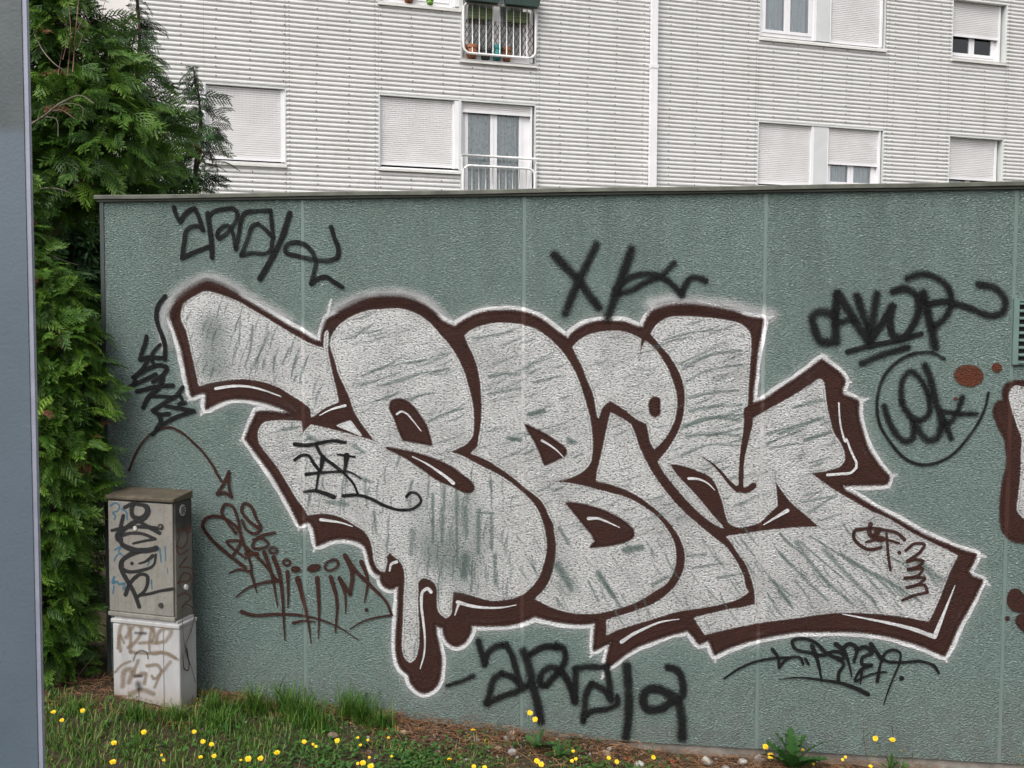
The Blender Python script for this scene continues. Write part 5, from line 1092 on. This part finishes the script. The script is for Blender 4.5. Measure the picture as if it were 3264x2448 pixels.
# ================================================================== flowers and weeds
M['petal'] = simple('yellow_petal', (.80, .52, .006), .6, 0, .15, 40); M['petal_mid'] = simple('yellow_centre', (.62, .33, .004), .7, 0, .2, 60); M['stem'] = simple('flower_stem', (.10, .15, .05), .6, 0, .2, 30); M['stempale'] = simple('pale_stem', (.24, .28, .17), .6)
def head_mesh(seed, closed=False):
    r_ = random.Random(seed); mb = MB()
    for ring_, (np_, rad, tilt, z) in enumerate(((15, 1., .16, 0), (12, .74, .45, .05), (8, .45, .8, .10))):
        for i in range(np_):
            a = 2 * math.pi * (i + r_.uniform(-.2, .2)) / np_ + ring_ * .3; L = rad * r_.uniform(.85, 1.1); tl = tilt + (1.0 if closed else 0) + r_.uniform(-.1, .1); w_ = .17
            d = np.array([math.cos(a) * math.cos(tl), math.sin(a) * math.cos(tl), math.sin(tl)]); s_ = np.array([-math.sin(a), math.cos(a), 0]) * w_; p0 = np.array([0, 0, z])
            mb.add([p0 - s_ * .3, p0 + s_ * .3, p0 + d * L * .6 + s_, p0 + d * L + s_ * .7, p0 + d * L - s_ * .7, p0 + d * L * .6 - s_], [(0, 1, 2, 3, 4, 5)])
    mb.lathe([(.02, -.42), (.24, -.36), (.30, -.1), (.2, 0.06), (.01, .12)], seg=8); n_green = 32
    me = bpy.data.meshes.new('flower_head'); me.from_pydata([tuple(map(float, q)) for q in mb.V], [], mb.F); me.materials.append(M['petal']); me.materials.append(M['stem'])
    for pz in me.polygons: pz.material_index = 1 if pz.index >= 35 else 0
    return me
HM = [head_mesh(1), head_mesh(2), head_mesh(3), head_mesh(4, True)]
ms = MB().tube([(0, 0, 0), (.015, .01, .35), (-.01, .0, .7), (0, 0, 1)], [1, .9, .8, .8], 5); STM = bpy.data.meshes.new('stem'); STM.from_pydata([(v_[0], v_[1], v_[2]) for v_ in ms.V], [], ms.F); STM.materials.append(M['stem'])
for i, v_ in enumerate(STM.vertices):
    lv = min(i // 5, 3); c = ((0, 0), (.015, .01), (-.01, 0), (0, 0))[lv]; zc = (0, .35, .7, 1)[lv]
    v_.co.x = c[0] + (ms.V[i][0] - c[0]) * .0014; v_.co.y = c[1] + (ms.V[i][1] - c[1]) * .0014; v_.co.z = zc
first = None
def flower(txt, r, h, label, grp, stem_r=1., tilt=None, hm=None):
    global first
    labs = label.split('|')
    for qi, pt in enumerate(parse(txt)):
        label = labs[min(qi, len(labs) - 1)]
        P0 = at_ground(pt[0], pt[1], h); zroot = gz(P0[0], P0[1]) - .003; hh = P0[2] - zroot
        t = tag(empty('hawkbit_flower', (P0[0], P0[1], zroot), random.uniform(0, 6.28)), label, 'flower', grp)
        st = bpy.data.objects.new('stem', STM); COL.objects.link(st); st.parent = t; st.scale = (stem_r, stem_r, hh - r * .35)
        hd = bpy.data.objects.new('flower_head', HM[random.randrange(3) if hm is None else hm]); COL.objects.link(hd); hd.parent = t
        hd.location = (0, 0, hh - r * .1); hd.scale = (r * random.uniform(.92, 1.08),) * 3
        to_cam = CAM - P0; a = math.atan2(to_cam[1], to_cam[0]) - t.rotation_euler[2]; tl = random.uniform(.25, .85) if tilt is None else tilt
        hd.rotation_euler = Vector((math.cos(a) * math.sin(tl), math.sin(a) * math.sin(tl), math.cos(tl))).to_track_quat('Z', 'Y').to_euler()
B_, M_, S_ = .0125, .0098, .0058
flower("F1 148,252 345,243 205,307", M_, .045, 'upper left of three yellow flowers in the grass beside the post|yellow flower in the grass nearest the cabinet, left of it|lower middle yellow flower in the grass between post and cabinet', 'yellow flowers left of the cabinet')
flower("F1 133,203 137,575", S_, .04, 'small yellow bud right beside the post, at the dark bush foot|small yellow bud beside the post near the bottom edge', 'small yellow buds by the post', hm=3)
flower("F1 758,388", B_, .05, 'large yellow flower standing alone straight below the cabinet', 'yellow flowers below the cabinet'); flower("F1 557,461 550,590", B_, .045, 'large yellow flower in the lawn, upper one below the cabinet left edge|large yellow flower at the bottom edge below the cabinet left edge', 'pair of large yellow flowers in the lawn')
flower("F1 853,478 840,511 732,488", S_, .035, 'upper of two small buds below the cabinet right edge|lower of two small buds below the cabinet right edge|small bud just under the lone large flower', 'small buds below the cabinet', hm=3); flower("F1 878,542 893,575", S_, .04, 'upper drooping small yellow flower low in the lawn|lower faded drooping flower near the bottom of the lawn', 'small drooping flowers', tilt=1.2)
flower("F1 1098,385 1157,451 1215,470 1232,548 1142,557", M_, .045, 'topmost yellow flower in the lawn right of the cabinet|left one of two close yellow flowers right of the cabinet|right one of two close yellow flowers right of the cabinet|right one of the lowest yellow flower pair right of the cabinet|left one of the lowest yellow flower pair right of the cabinet', 'yellow flowers right of the cabinet')
flower("F1 1120,168 1140,175 1258,125", S_, .035, 'tiny yellow flower nearest the cabinet base|second tiny yellow flower from the cabinet base|tiny yellow flower against the wall away from the cabinet', 'tiny yellow flowers at the wall', hm=3)
flower("F2 193,568 275,564 387,526", B_, .045, 'left of three large yellow flowers low in the lawn|middle and biggest of three large yellow flowers low in the lawn|right and highest of three large yellow flowers low in the lawn', 'large yellow flowers at the lawn bottom'); flower("F2 143,577", S_, .04, 'small yellow flower left of the three large ones at the lawn bottom', 'single small flowers')
flower("F2 570,452 793,446", M_ * 1.1, .055, 'left yellow flower in front of the tall grass tufts|right yellow flower in front of the tall grass tufts', 'yellow flowers before the tufts'); flower("F2 630,470 650,485", S_ * 1.1, .05, 'upper left of two tiny twin buds before the tall grass|lower right of two tiny twin buds before the tall grass', 'twin buds')
flower("F2 932,425 1000,442 1138,425 950,475", S_ * 1.1, .04, 'leftmost small yellow flower on the needles right of the tufts|small yellow flower beside the small grey brown stone|rightmost small yellow flower below the needle bank|lowest yellow flower on the needles right of the tufts', 'small flowers right of the tufts'); flower("F2 1133,367 1185,353 1200,365 1204,377", S_, .05, 'left single tiny bud beside the needle bank|top tiny bud of the cluster at the needle bank|middle tiny bud of the cluster at the needle bank|lowest tiny bud of the cluster at the needle bank', 'tiny buds at the needle bank', hm=3)
flower("F2 967,596 1020,618", B_, .045, 'left large yellow flower at the bottom edge left of centre|right large yellow flower at the bottom edge left of centre', 'large yellow flowers at the bottom edge'); flower("F2 932,600 1010,558 1160,552", S_ * 1.1, .04, 'small flower touching the left large one at the bottom edge|tiny flower above the large pair at the bottom edge|tiny flower right of the large pair in the clover', 'small flowers at the bottom edge')
flower("F3 824,257", B_ * 1.05, .17, 'taller of two yellow flowers standing in front of the wall joint', 'two tall flowers at the joint', 1.2, .9); flower("F3 858,302", B_, .15, 'lower right of two tall yellow flowers at the wall joint', 'two tall flowers at the joint', 1.2, .8)
flower("F3 440,375", B_, .135, 'long stalked yellow flower seen from the side before the needle bank', 'tall side-on flower', 1.2, -.15); flower("F3 432,470 522,448 545,460 518,455", S_, .04, 'yellow bud just left of the long pale stalks|upper left bud of three right of the long stalks|right bud of three right of the long stalks|lower bud of three right of the long stalks', 'small buds by the stalks', hm=3)
flower("F3 280,571", M_ * 1.1, .04, 'flat yellow flower lying low in the needles', 'flat flower', tilt=.0); flower("F3 445,620 518,627", M_, .04, 'left yellow flower cut by the bottom edge under the long stalks|right yellow flower cut by the bottom edge under the long stalks', 'flowers cut by the bottom edge'); flower("F3 870,582 900,605", B_, .05, 'upper left of two touching large yellow flowers in the weeds|lower right of two touching large yellow flowers in the weeds', 'two touching flowers', tilt=.7)
flower("F3 826,533 988,520 710,405", S_, .04, 'tiny yellow flower right of the rounded grey stone|tiny yellow flower among the dark broad leaves|tiny yellow flower in front of the pale block', 'tiny flowers by the grey stone', hm=3); flower("F3 1115,517 1133,568 1107,582", M_ * .85, .05, 'upper yellow flower in the weeds right of the touching pair|middle yellow flower in the weeds right of the touching pair|half closed yellow flower lowest right of the touching pair', 'flowers in the weeds')
flower("F4 85,350", M_, .05, 'yellow flower left in the rubble', 'flowers in the rubble'); flower("F4 140,375", M_, .05, 'yellow flower facing the viewer beside another in the rubble', 'flowers in the rubble', tilt=1.1); flower("F4 387,345", M_ * 1.05, .06, 'single yellow flower upright in the middle of the rubble', 'flowers in the rubble', tilt=1.2)
flower("F4 1143,274", B_ * 1.05, .075, 'upper yellow flower left of the sow thistle', 'flowers left of the sow thistle'); flower("F4 1177,335", B_ * 1.1, .05, 'lower large yellow flower left of the sow thistle', 'flowers left of the sow thistle', tilt=1.1)
flower("F5 503,445", S_ * 1.3, .07, 'small yellow flower over the sow thistle leaves', 'small flowers in the sow thistle'); flower("F5 537,520", S_, .05, 'tiny bud in the sow thistle leaves', 'small flowers in the sow thistle', hm=3); flower("F5 612,585 907,543 937,517", S_ * 1.1, .04, 'yellow flower low at the right foot of the sow thistle|left of two tiny flowers before the plinth|right of two tiny flowers before the plinth', 'small flowers before the plinth'); flower("F5 1190,610", M_ * .8, .04, 'yellow flower at the very bottom near the right weeds', 'single bottom flower')
flower("F6 203,232", B_, .145, 'tall yellow flower with a brown centre at the lower right', 'tall flowers at the lower right', 1.3, 1.2); flower("F6 325,242", B_ * 1.1, .14, 'tall yellow flower turned sideways at the lower right', 'tall flowers at the lower right', 1.3, .45); flower("F6 390,328", M_ * .7, .09, 'small half open flower right of the two tall ones', 'small lower right flowers', hm=3); flower("F6 1240,362", S_ * 1.2, .07, 'yellow bud on a stalk at the far lower right', 'small lower right flowers', hm=3); flower("F6 500,412", S_, .04, 'faded bud against the plinth at the lower right', 'small lower right flowers', hm=3)
# bare stalks and grass stems
def stalk(txt, r0, r1, label, mat, grp='bare stalks', Y=-.05):
    c = catmull(parse(txt), False, 8); o = MB().tube([at_y(x, y, Y) for x, y in c], list(np.linspace(r0, r1, len(c))), 5).build('stalk', mat, None, True); tag(o, label, 'stalk', grp)
stalk("F3 458,610 470,500 462,390", .0019, .0016, 'long pale stalk without a flower before the needle bank', M['stempale'], Y=-.16); stalk("F3 445,600 455,500 442,385", .0019, .0016, 'long pale stalk carrying the side-on flower', M['stempale'], Y=-.17); stalk("F3 425,600 415,560 400,525", .0018, .0015, 'short pale stalk left of the long ones', M['stempale'], Y=-.2)
stalk("F3 940,420 970,330 1010,240 1035,155", .0012, .0005, 'thin green grass stem leaning right against the wall', M['stem']); stalk("F3 890,470 897,400 895,320", .0016, .0012, 'green stalk right of the tall flowers', M['stem']); stalk("F4 385,340 390,240 402,185", .0013, .0006, 'short green stem above the rubble', M['stem'])
stalk("F6 165,446 135,330 120,220 116,105", .0013, .0005, 'thin dry dark stem standing before the wall', M['bark']); stalk("F6 332,225 326,180 320,140", .0022, .0016, 'dark closed bud stalk above the tall right flower', M['bark']); stalk("F6 340,446 310,390 285,340", .0016, .001, 'straw coloured blade at the lower right', M['twig'])
stalk("F3 1182,605 1172,550 1165,505", .0018, .0012, 'pale stalk in front of the plinth start', M['stempale'], Y=-.12); stalk("F6 470,400 468,340", .0035, .002, 'dark seed head at the lower right', M['bark'])

def lobed_leaf(L, W_, lobes=6, droop=.5, fold=.15, seed=0):
    r_ = random.Random(seed); V = []; F = []; n = lobes * 4
    for i in range(n + 1):
        t = i / n; z = math.sin(t * 1.2) * L * .25 - droop * L * t * t * .5; x = L * t
        w_ = W_ * math.sin(math.pi * min(1, .08 + t * .90)) ** .45 * (.34 + .66 * abs(math.sin(t * lobes * math.pi))) + .0015; w_ *= r_.uniform(.9, 1.1)
        V += [(x + w_ * .25, -w_, z + fold * w_), (x, 0, z), (x + w_ * .25, w_, z + fold * w_)]
    for i in range(n):
        a = i * 3; F += [(a, a + 1, a + 4, a + 3), (a + 1, a + 2, a + 5, a + 4)]
    return V, F
def rosette(name, label, cat, px, leaves, mat_tone, Y=-.08):
    x, y, _ = parse(px)[0]; P0 = at_y(x, y, Y); g = gz(P0[0], Y); t = tag(empty(name, (P0[0], Y, g - .004)), label, cat, 'leafy weeds at the wall foot')
    for i, (ang, el, L, W_, dr) in enumerate(leaves):
        V, F = lobed_leaf(L, W_, 5 + i % 3, dr, .2, i); o = mesh_obj('leaf', V, F, M['weed'], t, True, {'tone': [mat_tone + .25 * math.sin(i * 2.1) * .6 + .02 * (j % 3) for j in range(len(V))]})
        o.rotation_euler = (random.uniform(-.5, .5), -R(el), R(ang)); o.location = (0, 0, .01)
    return t
rosette('sow_thistle', 'large toothed green sow thistle plant at the lower right', 'weed', "F5 395,610", [(95, 80, .185, .022, .2), (150, 62, .165, .024, .5), (172, 48, .155, .026, .6), (35, 58, .16, .024, .4), (12, 40, .185, .026, .5), (-10, 26, .16, .026, .5), (192, 28, .16, .026, .5), (230, 45, .12, .028, .7), (300, 48, .125, .03, .7), (265, 58, .14, .03, .8), (60, 68, .15, .022, .3), (120, 70, .15, .022, .4), (335, 36, .14, .026, .6), (205, 55, .13, .024, .6), (75, 50, .12, .022, .5)], .22, -.085)
rosette('feathery_weed', 'feathery green weed under the two tall flowers at the lower right', 'weed', "F6 310,440", [(100, 80, .085, .010, .2), (60, 70, .07, .010, .3), (140, 66, .07, .010, .3), (20, 45, .06, .012, .4), (180, 40, .055, .012, .4), (270, 50, .05, .012, .5), (0, 60, .075, .010, .3)], .40, -.05)
rosette('feathery_weed', 'small feathery weed before the plinth right of the tall flowers', 'weed', "F6 415,440", [(100, 62, .05, .009, .3), (40, 50, .045, .009, .3), (150, 48, .045, .009, .3), (0, 30, .04, .01, .4), (180, 30, .04, .01, .4)], .40, -.05)
rosette('dock_weed', 'dark broad leaved weed at the foot of the tall wall joint flowers', 'weed', "F3 880,520", [(30, 62, .085, .020, .2), (150, 30, .08, .018, .6), (200, 25, .09, .02, .6), (330, 28, .10, .022, .6), (280, 40, .09, .020, .8), (250, 30, .07, .018, .6), (100, 60, .06, .014, .3), (0, 20, .10, .02, .5)], .22, -.14)
rosette('dock_weed', 'dark narrow leaved weed tuft right of the touching flowers', 'weed', "F3 1010,580", [(80, 70, .075, .010, .2), (130, 50, .07, .010, .4), (40, 48, .08, .010, .4), (0, 30, .08, .012, .5), (180, 30, .08, .012, .5), (220, 25, .07, .014, .6), (320, 30, .08, .014, .6)], .20, -.2)
rosette('dock_weed', 'bluish broad leaf at the foot of the wall in the tall grass', 'weed', "F2 715,245", [(110, 58, .06, .018, .3), (40, 40, .06, .018, .4), (170, 35, .06, .018, .4)], .25, -.05)
